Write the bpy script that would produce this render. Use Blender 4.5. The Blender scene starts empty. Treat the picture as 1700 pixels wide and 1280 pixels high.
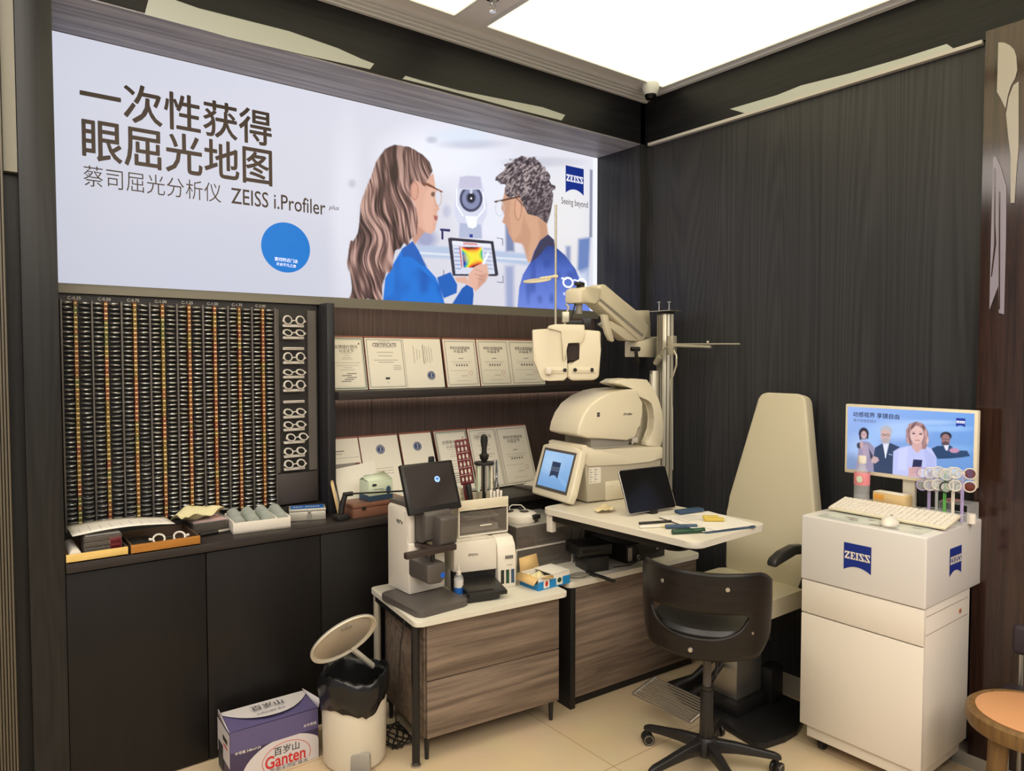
import bpy, bmesh, math, random
import numpy as np
from mathutils import Vector, Matrix

S = bpy.context.scene
COL = S.collection
rad = math.radians
random.seed(7)

# ------------------------------------------------------------------ camera
FPX, YAW, PITCH, EYE = 1194.0, rad(52.4), rad(-2.25), 1.70
cam_d = bpy.data.cameras.new('camera')
cam_d.sensor_width = 36.0
cam_d.lens = FPX / 1700 * 36.0
cam_d.clip_start = 0.05
cam = bpy.data.objects.new('camera', cam_d)
COL.objects.link(cam)
cam.location = (0, 0, EYE)
cam.rotation_euler = (rad(90) + PITCH, 0, YAW - rad(90))
S.camera = cam

# ------------------------------------------------------------------ world, exposure
S.view_settings.view_transform = 'Standard'
S.view_settings.look = 'None'
S.view_settings.gamma = 1.0
S.view_settings.use_curve_mapping = False
S.view_settings.exposure = 0.0
world = bpy.data.worlds.new('world')
S.world = world
world.use_nodes = True
bg = world.node_tree.nodes['Background']
bg.inputs[0].default_value = (1.0, 0.96, 0.93, 1)      # the lit shop behind the photographer
bg.inputs[1].default_value = 0.46
CEIL_LIGHT = ((1.0, 0.935, 0.60), 1.58)                 # luminous ceiling sheets
try:
    S.cycles.max_bounces = 8
    S.cycles.transparent_max_bounces = 12
    S.cycles.caustics_reflective = False
    S.cycles.caustics_refractive = False
    S.cycles.use_denoising = True
except Exception:
    pass

# ------------------------------------------------------------------ measuring helpers
_fw = Vector((math.cos(YAW) * math.cos(PITCH), math.sin(YAW) * math.cos(PITCH), math.sin(PITCH)))
_rt = Vector((math.sin(YAW), -math.cos(YAW), 0))
_up = _rt.cross(_fw)
CAM = Vector((0, 0, EYE))

def ray(x, y):
    return _fw + _rt * ((x - 850) / FPX) - _up * ((y - 640) / FPX)

def at(ax, val, x, y):
    """the point of the room plane axis ax = val that the photo shows at x, y"""
    r = ray(x, y)
    return CAM + r * ((val - CAM[ax]) / r[ax])

def atd(d, x, y):
    return CAM + ray(x, y) * d

def atp(p0, n, x, y):
    r = ray(x, y)
    n = Vector(n)
    return CAM + r * ((Vector(p0) - CAM).dot(n) / r.dot(n))

# ------------------------------------------------------------------ geometry
class G:
    def __init__(s):
        s.b = bmesh.new()
        s.M = Matrix()

    def _in(s, t, mi=0, norm=True):
        if norm:
            bmesh.ops.recalc_face_normals(t, faces=t.faces[:])
        for f in t.faces:
            f.material_index = mi
        t.transform(s.M)
        me = bpy.data.meshes.new('t')
        t.to_mesh(me)
        t.free()
        s.b.from_mesh(me)
        bpy.data.meshes.remove(me)
        return s

    def box(s, c, d, bev=0, rx=0, ry=0, rz=0, mi=0, seg=2):
        t = bmesh.new()
        bmesh.ops.create_cube(t, size=1)
        bmesh.ops.scale(t, vec=d, verts=t.verts)
        if bev:
            bmesh.ops.bevel(t, geom=t.edges[:], offset=min(bev, .49 * min(d)), segments=seg, affect='EDGES', profile=.5)
        t.transform(Matrix.Translation(c) @ Matrix.Rotation(rz, 4, 'Z') @ Matrix.Rotation(ry, 4, 'Y') @ Matrix.Rotation(rx, 4, 'X'))
        return s._in(t, mi)

    def bb(s, lo, hi, bev=0, mi=0, seg=2):
        c = [(a + b) / 2 for a, b in zip(lo, hi)]
        return s.box(c, [abs(b - a) for a, b in zip(lo, hi)], bev, mi=mi, seg=seg)

    def cyl(s, a, b, r, r2=None, n=24, mi=0, bev=0):
        a, b = Vector(a), Vector(b)
        t = bmesh.new()
        bmesh.ops.create_cone(t, cap_ends=True, segments=n, radius1=r, radius2=r if r2 is None else r2, depth=(b - a).length)
        if bev:
            es = [e for e in t.edges if any(len(f.verts) > 4 for f in e.link_faces)]
            bmesh.ops.bevel(t, geom=es, offset=bev, segments=2, affect='EDGES', profile=.5)
        q = (b - a).to_track_quat('Z', 'Y').to_matrix().to_4x4()
        t.transform(Matrix.Translation((a + b) / 2) @ q)
        return s._in(t, mi)

    def tube(s, pts, r, n=8, mi=0, closed=False):
        pts = [Vector(p) for p in pts]
        t = bmesh.new()
        rings = []
        m = len(pts)
        nrm = None
        for i, p in enumerate(pts):
            if closed:
                d = pts[(i + 1) % m] - pts[i - 1]
            else:
                d = pts[min(i + 1, m - 1)] - pts[max(i - 1, 0)]
            d.normalize()
            if nrm is None:
                nrm = d.orthogonal().normalized()
            nrm = (nrm - d * nrm.dot(d)).normalized()
            bi = d.cross(nrm)
            rr = r[i] if isinstance(r, (list, tuple)) else r
            rings.append([t.verts.new(p + (nrm * math.cos(k * 2 * math.pi / n) + bi * math.sin(k * 2 * math.pi / n)) * rr) for k in range(n)])
        for i in range(m if closed else m - 1):
            A, B = rings[i], rings[(i + 1) % m]
            for k in range(n):
                t.faces.new((A[k], A[(k + 1) % n], B[(k + 1) % n], B[k]))
        if not closed:
            t.faces.new(rings[0][::-1])
            t.faces.new(rings[-1])
        return s._in(t, mi)

    def prism(s, poly, lo, hi, ax='z', bev=0, mi=0, seg=2):
        f = {'z': lambda u, v, w: (u, v, w), 'y': lambda u, v, w: (u, w, v), 'x': lambda u, v, w: (w, u, v)}[ax]
        return s.prism3([f(u, v, lo) for u, v in poly], Vector(f(0, 0, hi - lo)), bev, mi, seg)

    def prism3(s, pts, vec, bev=0, mi=0, seg=2):
        t = bmesh.new()
        vec = Vector(vec)
        A = [t.verts.new(Vector(p)) for p in pts]
        B = [t.verts.new(Vector(p) + vec) for p in pts]
        n = len(pts)
        t.faces.new(A[::-1])
        t.faces.new(B)
        for i in range(n):
            t.faces.new((A[i], A[(i + 1) % n], B[(i + 1) % n], B[i]))
        if bev:
            bmesh.ops.bevel(t, geom=t.edges[:], offset=bev, segments=seg, affect='EDGES', profile=.5, clamp_overlap=True)
        return s._in(t, mi)

    def lathe(s, prof, c=(0, 0, 0), n=32, mi=0, M=None):
        t = bmesh.new()
        rings = []
        for r, z in prof:
            if r < 1e-6:
                rings.append([t.verts.new((0, 0, z))])
            else:
                rings.append([t.verts.new((r * math.cos(k * 2 * math.pi / n), r * math.sin(k * 2 * math.pi / n), z)) for k in range(n)])
        for A, B in zip(rings, rings[1:]):
            for k in range(n):
                k2 = (k + 1) % n
                if len(A) == 1 and len(B) == 1:
                    continue
                if len(A) == 1:
                    t.faces.new((A[0], B[k2], B[k]))
                elif len(B) == 1:
                    t.faces.new((A[k], A[k2], B[0]))
                else:
                    t.faces.new((A[k], A[k2], B[k2], B[k]))
        t.transform(Matrix.Translation(c) @ (M or Matrix()))
        return s._in(t, mi)

    def torus(s, c, R, r, axis=(0, 0, 1), n=28, m=8, mi=0, sx=1, sy=1):
        q = Vector(axis).to_track_quat('Z', 'Y')
        pts = [Vector(c) + q @ Vector((R * sx * math.cos(k * 2 * math.pi / n), R * sy * math.sin(k * 2 * math.pi / n), 0)) for k in range(n)]
        return s.tube(pts, r, m, mi, True)

    def sph(s, c, r, n=20, mi=0, M=None):
        t = bmesh.new()
        bmesh.ops.create_uvsphere(t, u_segments=n, v_segments=max(8, n // 2), radius=1)
        r = (r, r, r) if not hasattr(r, '__len__') else r
        t.transform(Matrix.Translation(c) @ (M or Matrix()) @ Matrix.Diagonal((*r, 1)))
        return s._in(t, mi)

    def disc(s, c, r, axis, n=24, mi=0, th=.001):
        c, a = Vector(c), Vector(axis).normalized()
        return s.cyl(c, c + a * th, r, n=n, mi=mi)

    def poly(s, pts, mi=0):
        t = bmesh.new()
        t.faces.new([t.verts.new(Vector(p)) for p in pts])
        return s._in(t, mi, False)

    def grid(s, fn, nu, nv, mi=0):
        t = bmesh.new()
        V = [[t.verts.new(Vector(fn(i / nu, j / nv))) for j in range(nv + 1)] for i in range(nu + 1)]
        for i in range(nu):
            for j in range(nv):
                t.faces.new((V[i][j], V[i + 1][j], V[i + 1][j + 1], V[i][j + 1]))
        return s._in(t, mi, False)

    def build(s, name, mats, parent=None, loc=None, rz=None, sharp=.7, solid=0):
        for e in s.b.edges:
            if len(e.link_faces) == 2 and e.calc_face_angle(0) > sharp:
                e.smooth = False
        for f in s.b.faces:
            f.smooth = True
        me = bpy.data.meshes.new(name)
        s.b.to_mesh(me)
        s.b.free()
        for m in (mats if isinstance(mats, (list, tuple)) else [mats]):
            me.materials.append(m)
        o = bpy.data.objects.new(name, me)
        COL.objects.link(o)
        if parent is not None:
            o.parent = parent
        if loc is not None:
            o.location = loc
        if rz is not None:
            o.rotation_euler = (0, 0, rz)
        if solid:
            md = o.modifiers.new('solid', 'SOLIDIFY')
            md.thickness = solid
            md.offset = 0
        return o

def tag(o, label=None, cat=None, group=None, kind=None):
    if label: o['label'] = label
    if cat: o['category'] = cat
    if group: o['group'] = group
    if kind: o['kind'] = kind
    return o

def thing(name, label, cat, loc=(0, 0, 0), rz=0, group=None):
    o = bpy.data.objects.new(name, None)
    o.empty_display_size = .05
    COL.objects.link(o)
    o.location = loc
    o.rotation_euler = (0, 0, rz)
    return tag(o, label, cat, group)

def struct(o):
    o['kind'] = 'structure'
    return o

def dup(root, loc, rz=0, label=None, scale=None):
    r = root.copy()
    COL.objects.link(r)
    r.location = loc
    r.rotation_euler = rz if hasattr(rz, '__len__') else (0, 0, rz)
    if scale: r.scale = scale
    if label: r['label'] = label
    for ch in list(root.children):
        c = ch.copy()
        COL.objects.link(c)
        c.parent = r
        for g in ch.children:
            d = g.copy()
            COL.objects.link(d)
            d.parent = c
    return r

# text: glyph outlines of the built-in font, laid flat on a surface
_tc = {}
def glyphs(txt, bold=0.0, shear=0.0):
    k = (txt, bold, shear)
    if k not in _tc:
        cu = bpy.data.curves.new('t', 'FONT')
        cu.body = txt
        cu.size = 1.0
        cu.resolution_u = 3
        cu.offset = bold
        cu.shear = shear
        ob = bpy.data.objects.new('t', cu)
        COL.objects.link(ob)
        dg = bpy.context.evaluated_depsgraph_get()
        me = bpy.data.meshes.new_from_object(ob.evaluated_get(dg))
        vs = [(v.co.x, v.co.y) for v in me.vertices]
        fs = [tuple(p.vertices) for p in me.polygons]
        bpy.data.objects.remove(ob)
        bpy.data.curves.remove(cu)
        bpy.data.meshes.remove(me)
        _tc[k] = (vs, fs)
    return _tc[k]

def put_text(g, txt, o, xd, yd, width=None, height=None, bold=0.0, shear=0.0, mi=0, center=False):
    """o is the lower-left corner of the text box (or its centre); width / height in metres"""
    fat, bold = max(bold, 0), min(bold, 0)
    vs, fs = glyphs(txt, bold, shear)
    if not vs:
        return
    x0, x1 = min(v[0] for v in vs), max(v[0] for v in vs)
    y0, y1 = min(v[1] for v in vs), max(v[1] for v in vs)
    sx = width / (x1 - x0) if width else None
    sy = height / (y1 - y0) if height else None
    sx = sx or sy
    sy = sy or sx
    o, xd, yd = Vector(o), Vector(xd).normalized(), Vector(yd).normalized()
    if center:
        o = o - xd * (x1 - x0) * sx / 2 - yd * (y1 - y0) * sy / 2
    t = bmesh.new()
    nn = xd.cross(yd) * 2e-5
    offs = [(0, 0)] if fat <= 0 else [(0, 0)] + [(fat * math.cos(k * .7854), fat * math.sin(k * .7854)) for k in range(8)]
    for q, (ox, oy) in enumerate(offs):
        V = [t.verts.new(o + nn * q + xd * ((x + ox - x0) * sx) + yd * ((y + oy - y0) * sy)) for x, y in vs]
        for f in fs:
            try:
                t.faces.new([V[i] for i in f])
            except ValueError:
                pass
    g._in(t, mi, False)

# ------------------------------------------------------------------ materials
def lin(c):
    return tuple(((v / 255) / 12.92 if v / 255 <= .04045 else ((v / 255 + .055) / 1.055) ** 2.4) for v in c)

def mat(name, col, rough=.5, metal=0, emit=0, spec=.5, alpha=1, trans=0, coat=0, bump=0, bscale=200, ior=1.45):
    m = bpy.data.materials.new(name)
    m.use_nodes = True
    N, L = m.node_tree.nodes, m.node_tree.links
    p = N['Principled BSDF']
    p.inputs['Base Color'].default_value = (*col, 1)
    p.inputs['Roughness'].default_value = rough
    p.inputs['Metallic'].default_value = metal
    p.inputs['Specular IOR Level'].default_value = spec
    p.inputs['Alpha'].default_value = alpha
    p.inputs['Transmission Weight'].default_value = trans
    p.inputs['Coat Weight'].default_value = coat
    p.inputs['IOR'].default_value = ior
    if emit:
        p.inputs['Emission Color'].default_value = (*col, 1)
        p.inputs['Emission Strength'].default_value = emit
    if bump:
        tc = N.new('ShaderNodeTexCoord')
        nz = N.new('ShaderNodeTexNoise')
        nz.inputs['Scale'].default_value = bscale
        bp = N.new('ShaderNodeBump')
        bp.inputs['Strength'].default_value = bump
        bp.inputs['Distance'].default_value = .002
        L.new(tc.outputs['Object'], nz.inputs['Vector'])
        L.new(nz.outputs['Fac'], bp.inputs['Height'])
        L.new(bp.outputs[0], p.inputs['Normal'])
    return m

def wood(name, c1, c2, scale=(60, 60, 2.5), rough=.45, bump=.15, mix2=None, detail=6, spec=.24, ring=0):
    m = bpy.data.materials.new(name)
    m.use_nodes = True
    N, L = m.node_tree.nodes, m.node_tree.links
    p = N['Principled BSDF']
    tc = N.new('ShaderNodeTexCoord')
    mp = N.new('ShaderNodeMapping')
    mp.inputs['Scale'].default_value = scale
    nz = N.new('ShaderNodeTexNoise')
    nz.inputs['Scale'].default_value = 1.0
    nz.inputs['Detail'].default_value = detail
    nz.inputs['Roughness'].default_value = .65
    nz.inputs['Distortion'].default_value = .4
    cr = N.new('ShaderNodeValToRGB')
    cr.color_ramp.elements[0].position = .32
    cr.color_ramp.elements[1].position = .70
    cr.color_ramp.elements[0].color = (*c1, 1)
    cr.color_ramp.elements[1].color = (*c2, 1)
    L.new(tc.outputs['Object'], mp.inputs[0])
    L.new(mp.outputs[0], nz.inputs['Vector'])
    fac = nz.outputs['Fac']
    if ring:
        mp2 = N.new('ShaderNodeMapping')
        mp2.inputs['Scale'].default_value = tuple(v * ring for v in scale)
        n2 = N.new('ShaderNodeTexNoise')
        n2.inputs['Scale'].default_value = 1.0
        n2.inputs['Detail'].default_value = 1
        mu = N.new('ShaderNodeMath'); mu.operation = 'MULTIPLY'; mu.inputs[1].default_value = 60
        sn = N.new('ShaderNodeMath'); sn.operation = 'SINE'
        ma = N.new('ShaderNodeMath'); ma.operation = 'MULTIPLY_ADD'; ma.inputs[1].default_value = .09; 
        L.new(tc.outputs['Object'], mp2.inputs[0]); L.new(mp2.outputs[0], n2.inputs['Vector'])
        L.new(n2.outputs['Fac'], mu.inputs[0]); L.new(mu.outputs[0], sn.inputs[0])
        L.new(sn.outputs[0], ma.inputs[0]); L.new(fac, ma.inputs[2])
        fac = ma.outputs[0]
    L.new(fac, cr.inputs[0])
    L.new(cr.outputs[0], p.inputs['Base Color'])
    p.inputs['Roughness'].default_value = rough
    p.inputs['Specular IOR Level'].default_value = spec
    bp = N.new('ShaderNodeBump')
    bp.inputs['Strength'].default_value = bump
    bp.inputs['Distance'].default_value = .003
    L.new(fac, bp.inputs['Height'])
    L.new(bp.outputs[0], p.inputs['Normal'])
    return m

def panelwood(name, c1, c2, rough=.36, ax=(2.0, 2.0, .42), lines=95.0):
    """veneer with fine cathedral lines: contour lines of a stretched noise over faint streaks"""
    m = bpy.data.materials.new(name)
    m.use_nodes = True
    N, L = m.node_tree.nodes, m.node_tree.links
    p = N['Principled BSDF']
    tc = N.new('ShaderNodeTexCoord')
    def nz(scale, detail):
        mp = N.new('ShaderNodeMapping'); mp.inputs['Scale'].default_value = scale
        t = N.new('ShaderNodeTexNoise'); t.inputs['Scale'].default_value = 1; t.inputs['Detail'].default_value = detail
        L.new(tc.outputs['Object'], mp.inputs[0]); L.new(mp.outputs[0], t.inputs['Vector'])
        return t.outputs['Fac']
    def ma(op, a, b):
        n = N.new('ShaderNodeMath'); n.operation = op
        for i, v in enumerate((a, b)):
            if v is None: continue
            if isinstance(v, float): n.inputs[i].default_value = v
            else: L.new(v, n.inputs[i])
        return n.outputs[0]
    r = ma('SINE', ma('MULTIPLY', nz(ax, 1.5), lines), None)
    r = ma('MULTIPLY', r, .10)
    st = ma('MULTIPLY', nz((ax[0] * 40, ax[1] * 40, ax[2] * 3 if ax[2] < 1 else ax[2]), 4), .7)
    big = ma('MULTIPLY', nz((ax[0] * 2.2, ax[1] * 2.2, ax[2] * .7), 2), .35)
    f = ma('ADD', ma('ADD', r, st), big)
    cr = N.new('ShaderNodeValToRGB')
    cr.color_ramp.elements[0].position = .22; cr.color_ramp.elements[1].position = .82
    cr.color_ramp.elements[0].color = (*c1, 1); cr.color_ramp.elements[1].color = (*c2, 1)
    L.new(f, cr.inputs[0]); L.new(cr.outputs[0], p.inputs['Base Color'])
    p.inputs['Roughness'].default_value = rough
    p.inputs['Specular IOR Level'].default_value = .26
    bp = N.new('ShaderNodeBump'); bp.inputs['Strength'].default_value = .08; bp.inputs['Distance'].default_value = .002
    L.new(f, bp.inputs['Height']); L.new(bp.outputs[0], p.inputs['Normal'])
    return m

def attr_emit(name, strength=1.0):
    m = bpy.data.materials.new(name)
    m.use_nodes = True
    N, L = m.node_tree.nodes, m.node_tree.links
    p = N['Principled BSDF']
    a = N.new('ShaderNodeAttribute')
    a.attribute_name = 'print'
    p.inputs['Base Color'].default_value = (.02, .02, .02, 1)
    p.inputs['Roughness'].default_value = .35
    p.inputs['Specular IOR Level'].default_value = .2
    L.new(a.outputs['Color'], p.inputs['Emission Color'])
    p.inputs['Emission Strength'].default_value = strength
    return m

M = {}
M['dark'] = wood('dark_wood_vertical', lin((37, 38, 41)), lin((55, 54, 57)), (70, 70, 2.2), .36, .12, ring=.06)
M['wall'] = panelwood('dark_grey_veneer', lin((40, 41, 44)), lin((62, 62, 66)), ax=(2.0, 2.0, .13), lines=300.0)
M['pil'] = panelwood('dark_pilaster_veneer', lin((25, 25, 25)), lin((41, 40, 39)), ax=(3.2, 3.2, .4), lines=220.0)
M['shelf'] = wood('shelf_wood', lin((38, 34, 33)), lin((56, 50, 48)), (2.2, 60, 60), .4, .12)
M['rib'] = mat('taupe_rib', lin((92, 84, 70)), .45)
M['dark2'] = wood('dark_wood_pilaster', lin((27, 27, 27)), lin((40, 39, 38)), (70, 70, 2.2), .36, .1, ring=.06)
M['dark_h'] = wood('dark_wood_horizontal', lin((13, 13, 18)), lin((28, 28, 35)), (2.2, 60, 60), .4, .2)
M['dark_hy'] = wood('dark_wood_horizontal_side', lin((13, 13, 17)), lin((29, 28, 34)), (60, 2.2, 60), .4, .2)
M['soffit'] = wood('soffit_wood_lit', lin((122, 120, 126)), lin((172, 168, 174)), (2.0, 40, 40), .45, .15, ring=.1)  # same dark wood as the header, lightbox glow put into the colour
M['cab'] = wood('base_cabinet_laminate', lin((23, 21, 20)), lin((28, 25, 24)), (40, 40, 2), .42, .05)
M['ribbed'] = wood('ribbed_brown_panel', lin((52, 40, 38)), lin((104, 88, 82)), (230, 230, 1.6), .5, .5)
M['lintrim'] = mat('taupe_metal_trim', lin((120, 116, 104)), .45, .2)
M['greytrim'] = mat('grey_cornice', lin((218, 220, 226)), .55)
M['ceil'] = mat('ceiling_frame_paint', lin((228, 228, 234)), .6)
M['tape'] = mat('masking_tape', lin((180, 184, 182)), .7, bump=.2, bscale=60)
M['white'] = mat('white_plastic', lin((226, 218, 204)), .35)
M['white2'] = mat('white_lacquer', lin((222, 214, 202)), .3)
M['offw'] = mat('ivory_plastic', lin((222, 212, 188)), .38)
M['cap'] = mat('white_acrylic_cap', lin((212, 208, 204)), .25)
M['grey'] = mat('dark_grey_plastic', lin((84, 78, 74)), .42)
M['grey2'] = mat('mid_grey_plastic', lin((150, 144, 134)), .45)
M['black'] = mat('black_plastic', lin((30, 28, 27)), .38)
M['blackm'] = mat('black_powder_metal', lin((38, 37, 37)), .35, .4)
M['blackg'] = mat('black_glass', lin((18, 17, 17)), .16, spec=.3)
M['dscreen'] = mat('switched_off_screen', lin((46, 40, 38)), .08, spec=.7)
M['steel'] = mat('brushed_steel', lin((186, 182, 174)), .32, .9)
M['chrome'] = mat('chrome', lin((220, 220, 220)), .12, 1)
M['alu'] = mat('ivory_aluminium', lin((196, 190, 172)), .36, .55)
M['paper'] = mat('paper', lin((226, 220, 210)), .7)
M['paperw'] = mat('cream_certificate_paper', lin((232, 226, 212)), .5)
M['ink'] = mat('black_ink', lin((52, 50, 50)), .6)
M['inkg'] = mat('grey_ink', lin((140, 134, 128)), .6)
M['inkgr'] = mat('green_grey_ink', lin((110, 128, 116)), .6)
M['blue'] = mat('navy_emblem', lin((22, 44, 128)), .4)
M['sealb'] = mat('seal_blue', lin((38, 66, 118)), .5)
M['redwood'] = mat('red_brown_frame', lin((150, 92, 76)), .5)
M['oak'] = wood('desk_oak', lin((98, 84, 73)), lin((140, 122, 106)), (2.4, 45, 45), .5, .15, ring=.12)
M['top'] = mat('desk_laminate_white', lin((214, 208, 192)), .4)
M['topedge'] = mat('desk_edge_band', lin((196, 180, 156)), .45)
M['table'] = mat('instrument_table_top', lin((216, 208, 192)), .4)
M['leather'] = mat('ivory_leatherette', lin((196, 187, 163)), .5, bump=.06, bscale=500)
M['leath_b'] = mat('black_leatherette', lin((44, 42, 42)), .4, bump=.06, bscale=500)
M['shell'] = wood('dark_bent_plywood', lin((25, 21, 19)), lin((35, 30, 27)), (8, 8, 60), .32, .04)
M['orange'] = mat('tan_orange_leather', lin((196, 142, 98)), .5, bump=.05, bscale=400)
M['stool'] = wood('stool_wood', lin((94, 70, 42)), lin((128, 98, 60)), (40, 40, 4), .4, .08)
M['traylight'] = wood('pale_bamboo', lin((206, 172, 96)), lin((228, 196, 124)), (3, 60, 60), .45, .05)
M['traybrown'] = wood('amber_wood', lin((150, 98, 40)), lin((178, 122, 56)), (3, 60, 60), .4, .05)
M['traydark'] = mat('tray_dark_edge', lin((84, 66, 52)), .5)
M['clear'] = mat('clear_plastic', (.9, .92, .93), .08, alpha=.22, spec=.6)
M['smoke'] = mat('smoky_clear_plastic', lin((120, 112, 104)), .1, alpha=.42, spec=.6)
M['glass'] = mat('lens_glass', (.9, .95, .95), .03, alpha=.18, spec=.9)
M['lensmid'] = mat('lens_stack_glass', lin((206, 212, 204)), .1, alpha=.5, spec=.8)
M['bin'] = mat('bin_plastic', lin((216, 208, 190)), .4)
M['bag'] = mat('black_bin_liner', lin((24, 24, 25)), .22, bump=.5, bscale=30)
M['card'] = mat('cardboard', lin((206, 172, 116)), .7)
M['purple'] = mat('carton_violet', lin((92, 84, 124)), .5)
M['purpled'] = mat('carton_dark_violet', lin((66, 56, 84)), .5)
M['cartonw'] = mat('carton_white', lin((206, 200, 200)), .5)
M['red'] = mat('print_red', lin((196, 44, 40)), .5)
M['cblue'] = mat('print_sky_blue', lin((30, 132, 196)), .5)
M['pale_green'] = mat('pale_mint', lin((204, 214, 190)), .6)
M['yellow'] = mat('yellow_cloth', lin((212, 203, 160)), .8)
M['pink'] = mat('pink_paper', lin((206, 150, 146)), .6)
M['maroon'] = mat('maroon_plastic', lin((98, 24, 30)), .35)
M['brownbox'] = wood('brown_case', lin((110, 74, 60)), lin((132, 92, 74)), (3, 50, 50), .4, .05)
M['green'] = mat('dark_green_plastic', lin((30, 66, 44)), .4)
M['dblue'] = mat('slate_blue_plastic', lin((52, 74, 98)), .45)
M['orangeprint'] = mat('orange_print', lin((226, 160, 70)), .6)
M['lavender'] = mat('lavender_plastic', lin((176, 160, 206)), .35, alpha=.75)
M['greenp'] = mat('green_plastic', lin((96, 176, 84)), .35, alpha=.85)
M['ringw'] = mat('lens_ring_white', lin((206, 200, 192)), .35)
M['strip_o'] = mat('strip_orange', lin((122, 74, 34)), .5)
M['strip_y'] = mat('strip_amber', lin((112, 88, 34)), .5)
M['strip_r'] = mat('strip_red', lin((118, 58, 36)), .5)
M['strip_g'] = mat('strip_green', lin((84, 86, 40)), .5)
M['tick'] = mat('pale_print', lin((236, 214, 150)), .5)
M['rackboard'] = mat('rack_black_board', lin((46, 43, 41)), .45)
M['rackgrey'] = mat('rack_grey_divider', lin((92, 86, 82)), .45)
M['lenscan'] = mat('trial_lens_rim', lin((168, 167, 164)), .24, .7)
M['lensdark'] = mat('trial_lens_glass', lin((52, 54, 52)), .08, spec=.9, alpha=.5)
M['bluelabel'] = mat('blue_label', lin((40, 104, 190)), .4)
M['silver'] = mat('silver_case', lin((200, 194, 180)), .35, .5)
M['tan'] = mat('tan_wood_block', lin((212, 182, 132)), .6)
M['glossbrown'] = wood('glossy_brown_veneer', lin((30, 18, 15)), lin((66, 44, 36)), (40, 40, 1.4), .12, .03, spec=.6)
M['pale_shape'] = mat('cream_shape', lin((166, 160, 154)), .3)
M['pale_shape2'] = mat('lavender_shape', lin((140, 134, 150)), .3)
M['lightsheet'] = mat('luminous_ceiling_sheet', CEIL_LIGHT[0], .5, emit=CEIL_LIGHT[1])
M['lightsheet2'] = mat('luminous_ceiling_sheet_bright', (1.0, .935, .86), .5, emit=5.6)
M['led'] = mat('led_strip', (1.0, .86, .7), .5, emit=5)
M['ledblue'] = mat('blue_mark', lin((34, 92, 200)), .4)
M['cyanscreen'] = None
M['print'] = attr_emit('backlit_print', 1.14)
M['printdark'] = mat('backlit_lettering', lin((72, 58, 52)), .5)
M['printnavy'] = mat('backlit_navy', lin((20, 44, 130)), .5, emit=.8)
M['printwhite'] = mat('backlit_white', lin((225, 228, 240)), .5, emit=.9)
M['printblue'] = mat('backlit_blue', lin((0, 98, 184)), .5, emit=.62)

def floor_mat():
    m = bpy.data.materials.new('beige_floor_tile')
    m.use_nodes = True
    N, L = m.node_tree.nodes, m.node_tree.links
    p = N['Principled BSDF']
    tc = N.new('ShaderNodeTexCoord')
    mp = N.new('ShaderNodeMapping')
    mp.inputs['Location'].default_value = (.28, .34, 0)
    mp.inputs['Rotation'].default_value = (0, 0, 0)
    br = N.new('ShaderNodeTexBrick')
    br.offset = 0
    br.inputs['Scale'].default_value = 1.0
    br.inputs['Brick Width'].default_value = .8
    br.inputs['Row Height'].default_value = .8
    br.inputs['Mortar Size'].default_value = .0022
    br.inputs['Mortar Smooth'].default_value = .3
    br.inputs['Color1'].default_value = (*lin((206, 184, 150)), 1)
    br.inputs['Color2'].default_value = (*lin((210, 189, 156)), 1)
    br.inputs['Mortar'].default_value = (*lin((164, 138, 102)), 1)
    nz = N.new('ShaderNodeTexNoise')
    nz.inputs['Scale'].default_value = 5
    nz.inputs['Detail'].default_value = 6
    mx = N.new('ShaderNodeMixRGB')
    mx.blend_type = 'MULTIPLY'
    mx.inputs[0].default_value = .18
    L.new(tc.outputs['Object'], mp.inputs[0])
    L.new(mp.outputs[0], br.inputs['Vector'])
    L.new(tc.outputs['Object'], nz.inputs['Vector'])
    L.new(br.outputs['Color'], mx.inputs[1])
    L.new(nz.outputs['Color'], mx.inputs[2])
    L.new(mx.outputs[0], p.inputs['Base Color'])
    p.inputs['Roughness'].default_value = .26
    p.inputs['Specular IOR Level'].default_value = .4
    return m
M['floor'] = floor_mat()
M['floorb'] = mat('pale_stone_border', lin((176, 166, 152)), .3)
# ------------------------------------------------------------------ setting
YF, YB, XW, ZS, ZC, ZT = 3.13, 3.56, 3.49, 3.04, 3.335, .925
g = G(); g.bb((-2.5, -3.2, -.1), (4.2, YF + .5, 0)); struct(g.build('floor', M['floor']))
g = G(); g.bb((3.27, -.6, 0), (XW, YF, .004)); struct(g.build('trim_1', M['floorb']))
g = G(); g.bb((-2.5, -3.2, ZC), (4.2, YF + .5, ZC + .1)); struct(g.build('ceiling', M['ceil']))
g = G(); g.bb((.2, YB, 0), (XW, YB + .1, ZC)); struct(g.build('wall_back', M['dark']))
g = G()
seams = [1.2, at(0, XW, 1535, 300).y, at(0, XW, 1365, 300).y, at(0, XW, 1205, 300).y, YB]
for a, b in zip(seams, seams[1:]): g.bb((XW, a + .0003, 0), (XW + .12, b - .0003, ZC))
struct(g.build('wall_right', M['wall']))
g = G(); g.bb((3.43, YF, 0), (XW, YB, ZC)); struct(g.build('pillar_right', M['dark']))
# left pilaster with its slot and ribbed strip
g = G(); g.bb((.187, YF, 0), (.30, YB, ZC), .002); struct(g.build('pillar_left', M['pil']))
g = G()
g.bb((-2.5, YF + .04, 0), (.187, YB, ZC))
g.bb((-2.5, YF - .012, 0), (.142, YF + .04, ZC), mi=0)
for k in range(40):
    g.bb((.134 - .0094 * k, YF - .020, 0), (.140 - .0094 * k, YF - .010, ZC), .001, mi=1)
struct(g.build('wall_left', [M['dark2'], M['rib']]))
g = G(); g.bb((.144, YF + .004, 2.36), (.185, YF + .04, ZC)); struct(g.build('trim_5', M['lintrim']))
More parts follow.
